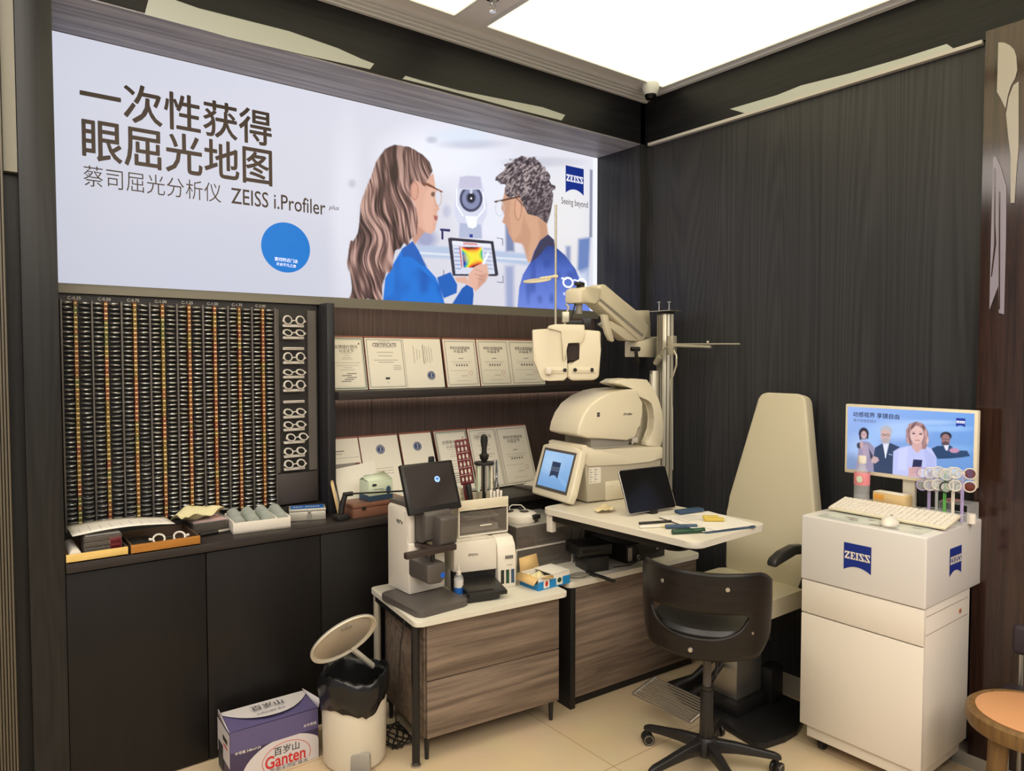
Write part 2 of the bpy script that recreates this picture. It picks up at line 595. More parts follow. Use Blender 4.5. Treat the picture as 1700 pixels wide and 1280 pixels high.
# headers
g = G(); g.bb((-2.5, YF, ZS), (XW, YB, ZC)); struct(g.build('header_back', M['dark_h']))
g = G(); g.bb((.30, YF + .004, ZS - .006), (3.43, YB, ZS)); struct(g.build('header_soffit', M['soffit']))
g = G(); g.bb((3.47, -3.2, ZS), (4.2, YF, ZC)); struct(g.build('header_right', M['dark_hy']))
g = G(); g.bb((3.462, 1.24, ZS - .014), (XW, 3.10, ZS + .002)); struct(g.build('trim_2', mat('pale_trim', lin((186, 182, 180)), .5)))
# stepped cornice along the back header, frame on the right
g = G()
for i, (o, h) in enumerate(((.02, .012), (.045, .02), (.07, .028), (.095, .034))):
    g.bb((-2.5, YF - o, ZC - .04 + h - .012), (3.47, YF - o + .03, ZC))
struct(g.build('trim_3', M['greytrim']))
g = G()
g.bb((3.44, -3.2, ZC - .022), (3.475, YF - .1, ZC))
struct(g.build('trim_4', M['greytrim']))

def lightpanel(x0, x1, y0, y1, label, ml='lightsheet'):
    t = thing('ceiling_light', label, 'ceiling light', ((x0 + x1) / 2, (y0 + y1) / 2, ZC), group='luminous ceiling sheets')
    w, h = (x1 - x0) / 2, (y1 - y0) / 2
    g = G(); g.bb((-w, -h, -.006), (w, h, -.001)); g.build('diffuser', M[ml], t)
    g = G()
    e = .016
    for a, b in (((-w - e, -h - e), (w + e, -h)), ((-w - e, h), (w + e, h + e)), ((-w - e, -h), (-w, h)), ((w, -h), (w + e, h))):
        g.bb((*a, -.012), (*b, -.001))
    g.build('frame', M['greytrim'], t)
lightpanel(2.10, 3.40, .35, 2.93, 'large cream luminous ceiling sheet nearest the right wall')
lightpanel(.42, 1.91, .35, 2.93, 'luminous ceiling sheet left of the sprinkler, only its corner in view')
lightpanel(2.10, 3.40, -2.9, -.1, 'luminous ceiling sheet behind the viewer', 'lightsheet2')
lightpanel(.42, 1.91, -2.9, -.1, 'luminous ceiling sheet behind the viewer', 'lightsheet2')
lightpanel(-1.6, .2, -2.9, -.1, 'luminous ceiling sheet behind the viewer', 'lightsheet2')
lightpanel(-1.6, .2, .35, 2.93, 'luminous ceiling sheet above the viewer', 'lightsheet2')

def patch(name, pts, ax, val, th, label):
    P = [at(ax, val, *p) for p in pts]
    g = G(); v = [0, 0, 0]; v[ax] = th
    g.prism3(P, v)
    tag(g.build(name, M['tape']), label, 'tape', 'pale tape strips on the headers')
patch('masking_tape', [(250, -14), (330, 14), (480, 52), (560, 80), (600, 98), (621, 106), (614, 115), (500, 90), (380, 62), (338, 50), (240, 24)], 1, YF, -.0015, 'torn pale tape strip on the dark header above the lightbox headline, left one')
patch('masking_tape', [(673, 126), (700, 134), (760, 150), (840, 166), (900, 178), (938, 191), (932, 200), (860, 182), (780, 160), (720, 144), (668, 131)], 1, YF, -.0015, 'torn pale tape strip on the dark header above the two people')
patch('masking_tape', [(1212, 181), (1290, 158), (1330, 142), (1410, 122), (1500, 96), (1572, 73), (1588, 84), (1500, 112), (1380, 147), (1240, 189)], 0, 3.47, -.0015, 'long pale tape strip on the right header above the wood wall')

p = at(2, ZC - .02, 1077, 150)
t = thing('security_camera', 'small white dome camera in the ceiling corner', 'security camera', (p.x - .04, p.y - .05, ZC - .02))
g = G(); g.lathe([(0, .02), (.05, .02), (.052, .0), (.046, -.03), (.034, -.05), (0, -.05)]); g.build('housing', M['greytrim'], t)
g = G(); g.lathe([(.034, -.045), (.034, -.062), (.026, -.075), (0, -.082)]); g.build('lens_dome', M['blackg'], t)
p = at(2, ZC - .03, 818, 8)
t = thing('sprinkler', 'small chrome fire sprinkler on the ceiling strip between the light sheets', 'sprinkler', (p.x, p.y, ZC))
g = G(); g.lathe([(0, 0), (.028, 0), (.03, -.006), (.012, -.012), (.01, -.03), (0, -.03)], n=20); g.build('escutcheon', M['chrome'], t)
g = G(); g.tube([(-.012, 0, -.028), (-.014, 0, -.045), (0, 0, -.058)], .0025); g.tube([(.012, 0, -.028), (.014, 0, -.045), (0, 0, -.058)], .0025); g.disc((0, 0, -.062), .016, (0, 0, 1), th=.003); g.build('deflector', M['chrome'], t)

# base cabinets, worktop
xs = [.30, .80, 1.30, 1.80, 2.30, 2.80, 3.43]
wherec = ['leftmost, below the bamboo tray', 'second from the left, behind the water carton', 'third from the left, behind the pedal bin', 'behind the front desk', 'behind the rear desk', 'rightmost, in the corner']
for i in range(6):
    t = thing('base_cabinet', 'dark laminate base cabinet under the worktop, ' + wherec[i], 'cabinet', ((xs[i] + xs[i + 1]) / 2, YF + .2, 0), group='dark base cabinets under the worktop')
    w = (xs[i + 1] - xs[i]) / 2
    g = G(); g.bb((-w, -.178, .0), (w, .222, .889)); g.build('body', M['cab'], t)
    g = G(); g.bb((-w + .0018, -.20, .006), (w - .0018, -.18, .884), .0015); g.build('door', M['cab'], t)
g = G(); g.bb((.302, YF - .012, .89), (3.428, YB - .002, ZT), .003)
tag(g.build('worktop', M['shelf']), 'long dark wood worktop along the back niche', 'worktop')

# niche partition between lens rack and shelves, shelf, ribbed backs
g = G(); g.bb((1.432, 3.34, ZT), (1.472, YB, 1.965), .002); struct(g.build('partition', M['dark']))
g = G(); g.bb((1.472, 3.535, ZT), (3.43, YB, 1.965)); struct(g.build('wall_niche', M['ribbed']))
g = G(); g.bb((1.472, 3.30, 1.488), (3.43, 3.535, 1.53), .002); tag(g.build('wall_shelf', M['shelf']), 'dark wood shelf carrying the upper row of certificates', 'shelf')

for z, lab in ((1.985, 'thin light strip tucked under the lightbox rail above the upper certificates'), (1.486, 'thin light strip tucked under the certificate shelf')):
    g = G(); g.bb((1.49, 3.514, z - .006), (3.41, 3.530, z)); tag(g.build('led_strip', M['led']), lab, 'light strip')
# ------------------------------------------------------------------ soft picture painter (colours stored per vertex of a flat panel)
class Paint:
    def __init__(s, U, V):
        s.U, s.V = U, V                       # picture coordinates of every vertex
        s.C = np.zeros(U.shape + (3,))
        r = np.random.RandomState(3)
        s.nz = r.rand(64, 64)

    def noise(s, x, y):
        xi, yi = np.floor(x).astype(int), np.floor(y).astype(int)
        fx, fy = x - xi, y - yi
        fx, fy = fx * fx * (3 - 2 * fx), fy * fy * (3 - 2 * fy)
        n = s.nz
        a, b = n[xi % 64, yi % 64], n[(xi + 1) % 64, yi % 64]
        c, d = n[xi % 64, (yi + 1) % 64], n[(xi + 1) % 64, (yi + 1) % 64]
        return (a * (1 - fx) + b * fx) * (1 - fy) + (c * (1 - fx) + d * fx) * fy

    def fill(s, col):
        s.C[:] = lin(col)

    def mix(s, m, col):
        col = np.array(lin(col)) if not isinstance(col, np.ndarray) else col
        s.C = s.C * (1 - m[..., None]) + col * m[..., None]

    def dist(s, P):
        """signed distance to a polygon, positive inside"""
        P = np.array(P, float)
        ins = np.zeros(s.U.shape, bool)
        d2 = np.full(s.U.shape, 1e12)
        for (x0, y0), (x1, y1) in zip(P, np.roll(P, -1, 0)):
            if y0 != y1:
                c = ((y0 > s.V) != (y1 > s.V)) & (s.U < (x1 - x0) * (s.V - y0) / (y1 - y0) + x0)
                ins ^= c
            L2 = (x1 - x0) ** 2 + (y1 - y0) ** 2 + 1e-9
            t = np.clip(((s.U - x0) * (x1 - x0) + (s.V - y0) * (y1 - y0)) / L2, 0, 1)
            d2 = np.minimum(d2, (s.U - x0 - t * (x1 - x0)) ** 2 + (s.V - y0 - t * (y1 - y0)) ** 2)
        d = np.sqrt(d2)
        return np.where(ins, d, -d)

    def poly(s, P, col, soft=3, a=1):
        m = np.clip(s.dist(P) / soft + .5, 0, 1) * a
        s.mix(m, col)
        return m

    def ell(s, c, r, col, soft=.1, a=1, ang=0):
        x, y = s.U - c[0], s.V - c[1]
        ca, sa = math.cos(ang), math.sin(ang)
        q = np.sqrt(((x * ca + y * sa) / r[0]) ** 2 + ((-x * sa + y * ca) / r[1]) ** 2)
        m = np.clip((1 - q) / soft + .5, 0, 1) * a
        s.mix(m, col)
        return m

    def line(s, P, w, col, a=1, soft=2):
        d2 = np.full(s.U.shape, 1e12)
        for (x0, y0), (x1, y1) in zip(P, P[1:]):
            L2 = (x1 - x0) ** 2 + (y1 - y0) ** 2 + 1e-9
            t = np.clip(((s.U - x0) * (x1 - x0) + (s.V - y0) * (y1 - y0)) / L2, 0, 1)
            d2 = np.minimum(d2, (s.U - x0 - t * (x1 - x0)) ** 2 + (s.V - y0 - t * (y1 - y0)) ** 2)
        s.mix(np.clip((w / 2 - np.sqrt(d2)) / soft + .5, 0, 1) * a, col)

    def ring(s, c, r, w, col, a=1, soft=2):
        P = [(c[0] + r[0] * math.cos(k * .2618), c[1] + r[1] * math.sin(k * .2618)) for k in range(25)]
        s.line(P, w, col, a, soft)

    def strands(s, m, cols, ang, fx, fy, warp=1.0, cover=1.0):
        """hair: streaks running along direction ang inside mask m"""
        ca, sa = math.cos(ang), math.sin(ang)
        w = s.noise(s.U * .007 + 5, s.V * .007) * 70 * warp
        x = (s.U * ca + s.V * sa + w) * fx
        y = (-s.U * sa + s.V * ca) * fy
        n = .55 * s.noise(x, y) + .45 * s.noise(x * 2.3 + 9, y * 1.7)
        n = np.clip((n - .28) / .44, 0, 1)
        c0, c1, c2 = [np.array(lin(c)) for c in cols]
        col = np.where(n[..., None] < .5, c0 + (c1 - c0) * (n[..., None] * 2), c1 + (c2 - c1) * (n[..., None] * 2 - 1))
        s.C = s.C * (1 - m[..., None] * cover) + col * (m * cover)[..., None]

    def mesh(s, P3, name, material, parent):
        nu, nv = s.U.shape
        idx = np.arange(nu * nv).reshape(nu, nv)
        f = np.stack([idx[:-1, :-1], idx[1:, :-1], idx[1:, 1:], idx[:-1, 1:]], -1).reshape(-1, 4)
        me = bpy.data.meshes.new(name)
        me.from_pydata(P3.reshape(-1, 3).tolist(), [], f.tolist())
        a = me.color_attributes.new('print', 'FLOAT_COLOR', 'POINT')
        c = np.ones((nu * nv, 4), np.float32)
        c[:, :3] = s.C.reshape(-1, 3)
        a.data.foreach_set('color', c.ravel())
        me.materials.append(material)
        o = bpy.data.objects.new(name, me)
        COL.objects.link(o)
        o.parent = parent
        return o

# ------------------------------------------------------------------ the big lightbox
YL = 3.512
lb = thing('lightbox', 'large backlit advertising lightbox showing a woman and a man with a tablet', 'lightbox', (0, 0, 0))
X0, X1, Z0, Z1 = .325, 3.428, 2.008, 3.036
us = np.concatenate([np.linspace(60, 556, 63), np.linspace(557, 1000, 500)])
cols = []
for u in us:
    a, b = at(1, YL, u, 300), None
    cols.append(a.x)
keep = [i for i, x in enumerate(cols) if X0 + .004 < x < X1 - .004]
cols = np.array([X0] + [cols[i] for i in keep] + [X1])
NV = 330
zz = np.linspace(Z1, Z0, NV)
P3 = np.zeros((len(cols), NV, 3))
P3[..., 0] = cols[:, None]
P3[..., 1] = YL
P3[..., 2] = zz[None, :]
# tracing coordinates (a 3.368 x enlargement of the photo's people, measured on the panel)
def trace(P):
    d = P - np.array([0, 0, EYE])
    w = d @ np.array(_fw)
    px = 850 + FPX * (d @ np.array(_rt)) / w
    py = 640 - FPX * (d @ np.array(_up)) / w
    return (px - 540) * 3.368, (py - 180) * 3.368
U, V = trace(P3)
p = Paint(U, V)
t = np.clip((U + 1500) / 3100, 0, 1)[..., None]
k = np.clip((V + 300) / 1400, 0, 1)[..., None]
p.C = np.array(lin((196, 198, 212))) * (1 - t) + np.array(lin((226, 225, 236))) * t
p.C = p.C * (1 - .12 * k)
for c, r, col, a in [((-500, 900), (700, 260), (190, 192, 210), .5), ((120, 620), (80, 500), (226, 226, 236), .5), ((660, 260), (300, 160), (232, 234, 244), .8),
                     ((820, 200), (160, 26), (168, 172, 196), .55), ((760, 150), (150, 40), (206, 220, 236), .6), ((595, 176), (30, 18), (150, 152, 176), .5), ((150, 420), (20, 22), (160, 160, 180), .5), ((680, 575), (22, 34), (150, 154, 190), .5),
                     ((560, 730), (60, 50), (120, 130, 180), .7), ((1130, 500), (340, 240), (218, 220, 230), .7), ((930, 560), (180, 260), (226, 228, 240), .7),
                     ((1215, 300), (190, 26), (182, 184, 196), .6), ((1330, 620), (140, 240), (228, 226, 226), .8), ((1350, 860), (120, 120), (222, 220, 222), .8)]:
    p.ell(c, r, col, .9, a)
p.poly([(500, 765), (700, 775), (900, 790), (1140, 815), (1140, 880), (900, 850), (700, 840), (500, 832)], (176, 190, 216), 16)
p.poly([(500, 800), (1140, 842), (1140, 852), (500, 812)], (214, 220, 232), 6)
p.poly([(1005, 610), (1050, 630), (1058, 800), (1010, 800)], (86, 104, 152), 16, .85)
p.poly([(1005, 880), (1055, 880), (1055, 1120), (1010, 1120)], (120, 136, 186), 24, .7)
p.poly([(1415, 730), (1482, 720), (1470, 990), (1410, 900)], (78, 112, 178), 18, .9)
p.poly([(1480, 340), (1496, 345), (1492, 720), (1476, 720)], (98, 104, 134), 8, .8)
p.poly([(1345, 770), (1372, 770), (1372, 860), (1345, 860)], (104, 124, 176), 16, .8)
p.poly([(1300, 960), (1470, 900), (1490, 1130), (1320, 1130)], (208, 216, 232), 40, .8)
p.poly([(1496, 255), (1520, 262), (1520, 1140), (1496, 1140)], (232, 234, 246), 4)
# instrument in the background of the picture
p.poly([(752, 384), (800, 376), (868, 382), (884, 450), (905, 540), (902, 600), (880, 640), (878, 728), (748, 722), (744, 640), (722, 600), (720, 540), (738, 450)], (206, 208, 228), 6)
p.poly([(752, 384), (800, 376), (868, 382), (874, 448), (748, 448)], (190, 188, 212), 6)
p.poly([(752, 640), (870, 650), (876, 728), (748, 722)], (172, 180, 206), 6)
p.line([(735, 450), (735, 540), (770, 600)], 8, (238, 240, 250))
p.line([(884, 470), (892, 560), (850, 610)], 8, (238, 240, 250))
m0 = np.clip((p.V - 452) / 3, 0, 1)
keepC = p.C.copy()
p.ell((815, 505), (64, 74), (66, 70, 98), .06)
p.ell((815, 505), (50, 58), (128, 134, 168), .06)
p.ell((815, 500), (27, 32), (70, 76, 104), .08)
p.ell((815, 500), (19, 24), (22, 26, 40), .1)
p.ell((816, 503), (5, 6), (240, 240, 250), .5)
p.C = keepC * (1 - m0[..., None]) + p.C * m0[..., None]
p.poly([(808, 452), (824, 452), (822, 476), (808, 476)], (200, 206, 224), 3)
p.poly([(782, 600), (850, 604), (846, 660), (826, 672), (798, 664)], (236, 238, 248), 4)
p.poly([(806, 703), (825, 704), (825, 722), (806, 721)], (30, 52, 140), 2)
# man
hair_m = [(962, 400), (975, 355), (1005, 330), (1010, 300), (1060, 285), (1085, 265), (1120, 272), (1150, 264), (1190, 282), (1200, 305), (1232, 325), (1240, 360), (1266, 385), (1258, 410), (1276, 440), (1272, 520), (1258, 590), (1240, 645), (1190, 605), (1132, 590), (1112, 548), (1082, 486), (1050, 490), (1035, 505), (1004, 480), (1000, 420), (985, 415)]
p.poly([(1004, 440), (1040, 500), (1084, 480), (1114, 545), (1134, 585), (1192, 600), (1238, 640), (1246, 704), (1200, 790), (1150, 862), (1134, 860), (1112, 775), (1098, 756), (1052, 746), (1027, 700), (1014, 650), (990, 636), (1002, 596), (985, 560), (988, 520), (1000, 480)], (206, 160, 132), 4)
p.poly([(1004, 470), (1036, 520), (1030, 600), (1040, 700), (1052, 746), (1027, 700), (1014, 650), (990, 636), (1002, 596), (985, 560)], (186, 140, 118), 12, .6)
p.poly([(1110, 600), (1150, 700), (1130, 850), (1098, 756), (1052, 746), (1090, 700)], (182, 136, 112), 18, .55)
p.poly([(1190, 610), (1236, 645), (1244, 704), (1190, 790), (1200, 700)], (176, 128, 104), 16, .5)
p.poly([(1246, 705), (1278, 735), (1282, 770), (1340, 820), (1400, 900), (1424, 960), (1482, 1135), (1074, 1125), (1085, 1000), (1105, 930), (1150, 855), (1168, 800), (1200, 740)], (52, 84, 172), 4)
mm = np.clip(p.dist([(1246, 705), (1278, 735), (1282, 770), (1340, 820), (1400, 900), (1424, 960), (1482, 1135), (1074, 1125), (1085, 1000), (1105, 930), (1150, 855), (1168, 800), (1200, 740)]) / 4 + .5, 0, 1)
gk = np.clip((p.V - 780) / 330, 0, 1) * mm
p.mix(gk * .85, (112, 136, 218))
p.mix(np.clip((900 - p.V) / 160, 0, 1) * mm * .75, (40, 54, 104))
p.mix(mm * np.clip(p.noise(p.U * .03, p.V * .015) - .55, 0, 1) * 1.2, (34, 60, 140))
p.poly([(1246, 705), (1278, 735), (1284, 772), (1240, 770), (1190, 830), (1150, 862), (1172, 800), (1205, 735)], (58, 58, 84), 4)
m = np.clip(p.dist(hair_m) / 5 + .5, 0, 1)
m2 = np.clip((p.dist(hair_m) + (p.noise(p.U * .06, p.V * .06) - .5) * 26) / 6 + .5, 0, 1)
m = np.where(p.V < 470, m2, m)
p.strands(m, [(44, 38, 44), (96, 84, 92), (176, 160, 160)], .7, .13, .06, .8)
p.mix(m * np.clip((p.V - 420) / 130, 0, 1) * .55, (70, 58, 66))
p.ell((1078, 560), (20, 66), (214, 164, 138), .2, 1, -.12)
p.ring((1078, 560), (19, 64), 5, (150, 100, 84), .7)
p.line([(950, 522), (1000, 512), (1052, 500), (1085, 492)], 10, (84, 54, 44))
p.line([(1060, 490), (1110, 548)], 6, (60, 50, 52), .8)
p.ring((976, 560), (24, 42), 4, (190, 196, 206), .9)
# woman
face_w = [(500, 400), (560, 400), (604, 362), (612, 410), (617, 450), (614, 500), (622, 530), (639, 560), (624, 584), (630, 604), (624, 630), (614, 680), (592, 702), (552, 690), (534, 716), (500, 760), (485, 730), (510, 640), (500, 540), (475, 490), (480, 430)]
p.poly([(430, 784), (490, 742), (525, 800), (560, 880), (618, 945), (640, 990), (668, 1092), (322, 1084), (335, 950), (385, 860)], (22, 112, 206), 4)
p.poly([(430, 784), (490, 742), (570, 885), (545, 880), (480, 830), (430, 830)], (28, 84, 168), 8, .8)
p.mix(np.clip(p.dist([(430, 800), (640, 990), (668, 1092), (322, 1084), (335, 950)]) / 4, 0, 1) * np.clip(p.noise(p.U * .02, p.V * .012) - .5, 0, 1) * 1.6, (12, 70, 160))
p.poly(face_w, (214, 166, 146), 4)
p.poly([(560, 470), (604, 420), (614, 500), (600, 690), (560, 690), (540, 600)], (226, 180, 160), 20, .6)
p.poly([(500, 640), (560, 692), (530, 722), (500, 760), (488, 730)], (176, 128, 110), 12, .6)
p.poly([(606, 596), (630, 604), (626, 628), (610, 622)], (160, 84, 84), 4, .9)
p.ell((603, 480), (12, 14), (90, 66, 60), .5, .9)
p.line([(570, 420), (606, 440)], 9, (92, 66, 58), .9)
hair_w = [(390, 204), (335, 226), (285, 300), (258, 380), (225, 450), (196, 540), (190, 640), (160, 720), (128, 790), (118, 860), (130, 940), (146, 1000), (140, 1072), (326, 1078), (332, 960), (372, 890), (400, 800), (470, 745), (512, 700), (520, 640), (508, 560), (480, 500), (478, 430), (515, 404), (560, 440), (572, 400), (602, 350), (585, 300), (545, 255), (470, 214)]
d = p.dist(hair_w) + (p.noise(p.U * .05, p.V * .012) - .5) * np.where(p.V > 650, 30, 6)
m = np.clip(d / 6 + .5, 0, 1)
p.strands(m, [(50, 34, 34), (112, 82, 78), (196, 158, 146)], -.16, .075, .007, 1.0)
p.mix(m * np.clip((420 - p.V) / 240, 0, 1) * .55, (78, 58, 56))
p.mix(m * np.clip(p.noise(p.U * .016 + 3, p.V * .006) - .45, 0, 1) * .9, (52, 32, 34))
p.ell((500, 462), (24, 54), (208, 156, 136), .2)
p.ring((500, 462), (20, 48), 5, (168, 110, 96), .7)
p.line([(545, 418), (600, 440), (652, 466)], 9, (122, 66, 48))
p.ring((630, 502), (20, 44), 4, (188, 150, 120), .9)
# tablet, hand, sleeves
p.poly([(625, 945), (700, 915), (738, 985), (735, 1032), (662, 1062), (640, 1000)], (20, 92, 180), 4)
p.poly([(686, 726), (700, 722), (940, 742), (968, 930), (958, 938), (712, 936)], (46, 44, 62), 3)
p.poly([(708, 740), (926, 758), (948, 926), (728, 926)], (206, 210, 226), 2)
p.poly([(708, 740), (926, 758), (928, 776), (712, 760)], (226, 226, 236), 2)
p.poly([(770, 748), (850, 754), (851, 766), (772, 762)], (200, 90, 90), 2, .7)
for i in range(6):
    y = 785 + i * 22
    p.line([(722 + i * 1.5, y), (750 + i * 1.5, y + 1)], 8, (130, 150, 196), .8)
    p.line([(888 + i * 2, y), (924 + i * 2, y + 2)], 7, (140, 150, 190), .7)
p.line([(752, 775), (764, 885)], 8, (200, 60, 60), .8)
mp_ = np.clip(p.dist([(762, 774), (876, 776), (884, 890), (774, 890)]) / 2 + .5, 0, 1)
hx, hy = (p.U - 824) / 60, (p.V - 832) / 60
val = np.clip(.5 + .75 * (hx * .75 + hy * .55) * (hx * -.6 + hy * 1.0) * 1.6 + .28 * (hx * .9 - hy * .2), 0, 1)
stops = [(0, (30, 40, 140)), (.18, (30, 140, 210)), (.34, (60, 190, 90)), (.5, (236, 226, 60)), (.68, (240, 140, 40)), (.85, (206, 40, 36)), (1, (90, 10, 16))]
jet = np.zeros(p.U.shape + (3,))
for ch in range(3):
    jet[..., ch] = np.interp(val, [q[0] for q in stops], [lin(q[1])[ch] for q in stops])
p.C = p.C * (1 - mp_[..., None]) + jet * mp_[..., None]
p.ell((822, 830), (40, 34), (236, 226, 60), .9, .75)
p.poly([(702, 1104), (765, 1005), (790, 985), (826, 1004), (830, 1040), (824, 1108)], (20, 86, 172), 4)
p.poly([(722, 945), (790, 940), (800, 985), (735, 970)], (216, 170, 152), 4)
p.poly([(795, 985), (800, 930), (835, 885), (870, 868), (905, 872), (914, 930), (900, 965), (880, 985), (840, 1025), (826, 1004)], (218, 172, 154), 4)
p.poly([(860, 930), (908, 920), (896, 968), (850, 1010)], (186, 136, 118), 10, .6)
for a_, b_ in (((842, 900), (880, 915)), ((838, 925), (884, 940)), ((846, 950), (884, 960))):
    p.line([a_, b_], 4, (172, 120, 104), .7)
p.line([(884, 866), (910, 812)], 13, (232, 238, 246))
p.line([(648, 678), (693, 682)], 14, (34, 34, 96)); p.line([(655, 680), (655, 728)], 12, (34, 34, 96))
for q in ([(960, 724), (992, 730), (992, 765)], [(960, 970), (994, 974), (994, 935)], [(662, 905), (662, 930)]):
    p.line(q, 4, (90, 96, 130))
p.mesh(P3, 'picture', M['print'], lb)

# frame and casing
g = G()
g.bb((.302, YL - .004, 1.994), (3.4295, YB - .002, Z0)); g.bb((1.474, YL - .012, 1.958), (3.4295, YL - .004, Z0)); g.bb((.302, YL - .002, Z1), (3.4295, YB - .002, ZS - .008))
g.bb((.302, YL - .002, Z0), (X0, YB - .002, Z1)); g.bb((X1, YL - .002, Z0), (3.4295, YB - .002, Z1))
g.bb((.302, YL + .002, 1.995), (3.429, YB - .002, ZS - .01))
g.build('frame', M['lintrim'], lb)
# lettering
def L(px, py):
    v = at(1, YL - .0012, px, py)
    return v
def lb_text(name, txt, bl, br, hpx, material, bold=0, shear=0, two=None):
    g = G()
    a, b = L(*bl), L(*br)
    put_text(g, txt, (a.x, a.y, (a.z + b.z) / 2), (1, 0, 0), (0, 0, 1), width=b.x - a.x, height=hpx, bold=bold, shear=shear)
    return g.build(name, material, lb)
a, b = L(134, 204), L(450, 231)
def hgt(px, y0, y1):
    return abs(L(px, y0).z - L(px, y1).z)
g = G()
x0, x1 = L(134, 190).x, L(450, 190).x
zt, zb = L(260, 153).z, L(260, 207).z
put_text(g, '一次性获得', (x0, YL - .0012, L(300, 217).z), (1, 0, 0), (0, 0, 1), width=x1 - x0, height=hgt(300, 156, 217), bold=.014)
zb2 = L(300, 287).z
put_text(g, '眼屈光地图', (x0 + .004, YL - .0012, zb2), (1, 0, 0), (0, 0, 1), width=x1 - x0 - .004, height=hgt(300, 222, 287), bold=.014)
g.build('headline', M['printdark'], lb)
g = G()
put_text(g, '蔡司屈光分析仪', (x0 + .005, YL - .0012, L(250, 322).z), (1, 0, 0), (0, 0, 1), width=L(367, 320).x - x0 - .005, height=hgt(250, 289, 322), bold=-.006)
g.build('subtitle', M['printdark'], lb)
g = G()
put_text(g, 'ZEISS i.Profiler', (L(384, 340).x, YL - .0012, L(460, 347).z), (1, 0, 0), (0, 0, 1), width=L(540, 340).x - L(384, 340).x, height=hgt(460, 322, 347), bold=.006)
g.build('lettering', M['printdark'], lb)
g = G()
put_text(g, 'plus', (L(546, 345).x, YL - .0012, L(550, 350).z), (1, 0, 0), (0, 0, 1), width=L(563, 345).x - L(546, 345).x, shear=.3)
g.build('superscript', M['printdark'], lb)
g = G()
put_text(g, 'Seeing beyond', (L(932, 338).x, YL - .0012, L(954, 345).z), (1, 0, 0), (0, 0, 1), width=L(976, 338).x - L(932, 338).x, height=hgt(954, 331, 345))
g.build('slogan', M['printdark'], lb)
c = L(475, 411)
rr = hgt(475, 369, 452) / 2
g = G(); g.disc((c.x, YL - .0006, c.z), rr, (0, -1, 0), 48, th=.0005)
dd = g.build('blue_roundel', M['printblue'], lb)
g = G()
put_text(g, '查找附近门店', (c.x, YL - .0016, c.z - rr * .50), (1, 0, -.05), (.05, 0, 1), width=rr * .95, center=True)
put_text(g, '开启不凡之旅', (c.x, YL - .0016, c.z - rr * .70), (1, 0, -.05), (.05, 0, 1), width=rr * .8, center=True)
g.build('roundel_lettering', M['printwhite'], dd)

# emblem: square shield with a hollowed foot and slab letters
SLAB = {
    'Z': [[(0, 10), (7, 10), (7, 8.3), (2.7, 1.9), (5.4, 1.9), (6.1, 3.4), (7, 3.4), (6.8, 0), (0, 0), (0, 1.7), (4.2, 8.1), (1.8, 8.1), (1.2, 6.7), (.3, 6.7)]],
    'E': [[(0, 10), (6.4, 10), (6.4, 6.8), (5.5, 6.8), (5.0, 8.6), (3.2, 8.6), (3.2, 5.8), (4.8, 5.8), (4.8, 4.4), (3.2, 4.4), (3.2, 1.4), (5.1, 1.4), (5.8, 3.4), (6.7, 3.4), (6.6, 0), (0, 0), (0, 1.2), (.9, 1.4), (.9, 8.6), (0, 8.8)]],
    'I': [[(0, 10), (4, 10), (4, 8.8), (3.2, 8.6), (3.2, 1.4), (4, 1.2), (4, 0), (0, 0), (0, 1.2), (.8, 1.4), (.8, 8.6), (0, 8.8)]],
    'S': [[(6.8, 10), (0, 10), (0, 8.0), (4.6, 1.6), (1.6, 1.6), (1.0, 3.4), (0, 3.4), (.2, 0), (7, 0), (7, 2.0), (2.6, 8.4), (5.2, 8.4), (5.8, 6.7), (6.8, 6.7)]],
}
def shield_poly(w, h):
    P = [(-w / 2, -h / 2), (-w / 2, h / 2), (w / 2, h / 2), (w / 2, -h / 2)]
    n = 10
    for k in range(1, n):
        u = 1 - 2 * k / n
        P.append((u * w / 2, -h / 2 + h * .17 * (1 - u * u)))
    return P
def emblem(parent, o, xd, yd, w, h, mb=None, mw=None, lift=.0008):
    o, xd, yd = Vector(o), Vector(xd).normalized(), Vector(yd).normalized()
    nn = xd.cross(yd)
    g = G()
    g.poly([o + xd * x + yd * y + nn * lift for x, y in shield_poly(w, h)])
    e = g.build('emblem', mb or M['blue'], parent)
    g = G()
    s, tot = w * .92, 7 + 6.7 + 4 + 7 + 7 + 4 * .7
    k = s / tot
    x = -s / 2
    for ch in 'ZEISS':
        gw = {'Z': 7, 'E': 6.7, 'I': 4, 'S': 7}[ch]
        for P in SLAB[ch]:
            g.poly([o + xd * (x + q[0] * k) + yd * ((q[1] - 5) * k * 1.02 + h * .06) + nn * lift * 2 for q in P])
        x += (gw + .7) * k
    g.build('emblem_lettering', mw or M['white2'], e)
    return e
c = (L(939, 296) + L(969, 302)) / 2
emblem(lb, (c.x, YL - .0006, (L(954, 278).z + L(954, 322).z) / 2), (1, 0, 0), (0, 0, 1), L(970, 300).x - L(940, 300).x, hgt(954, 277, 322), M['printnavy'], M['printwhite'])
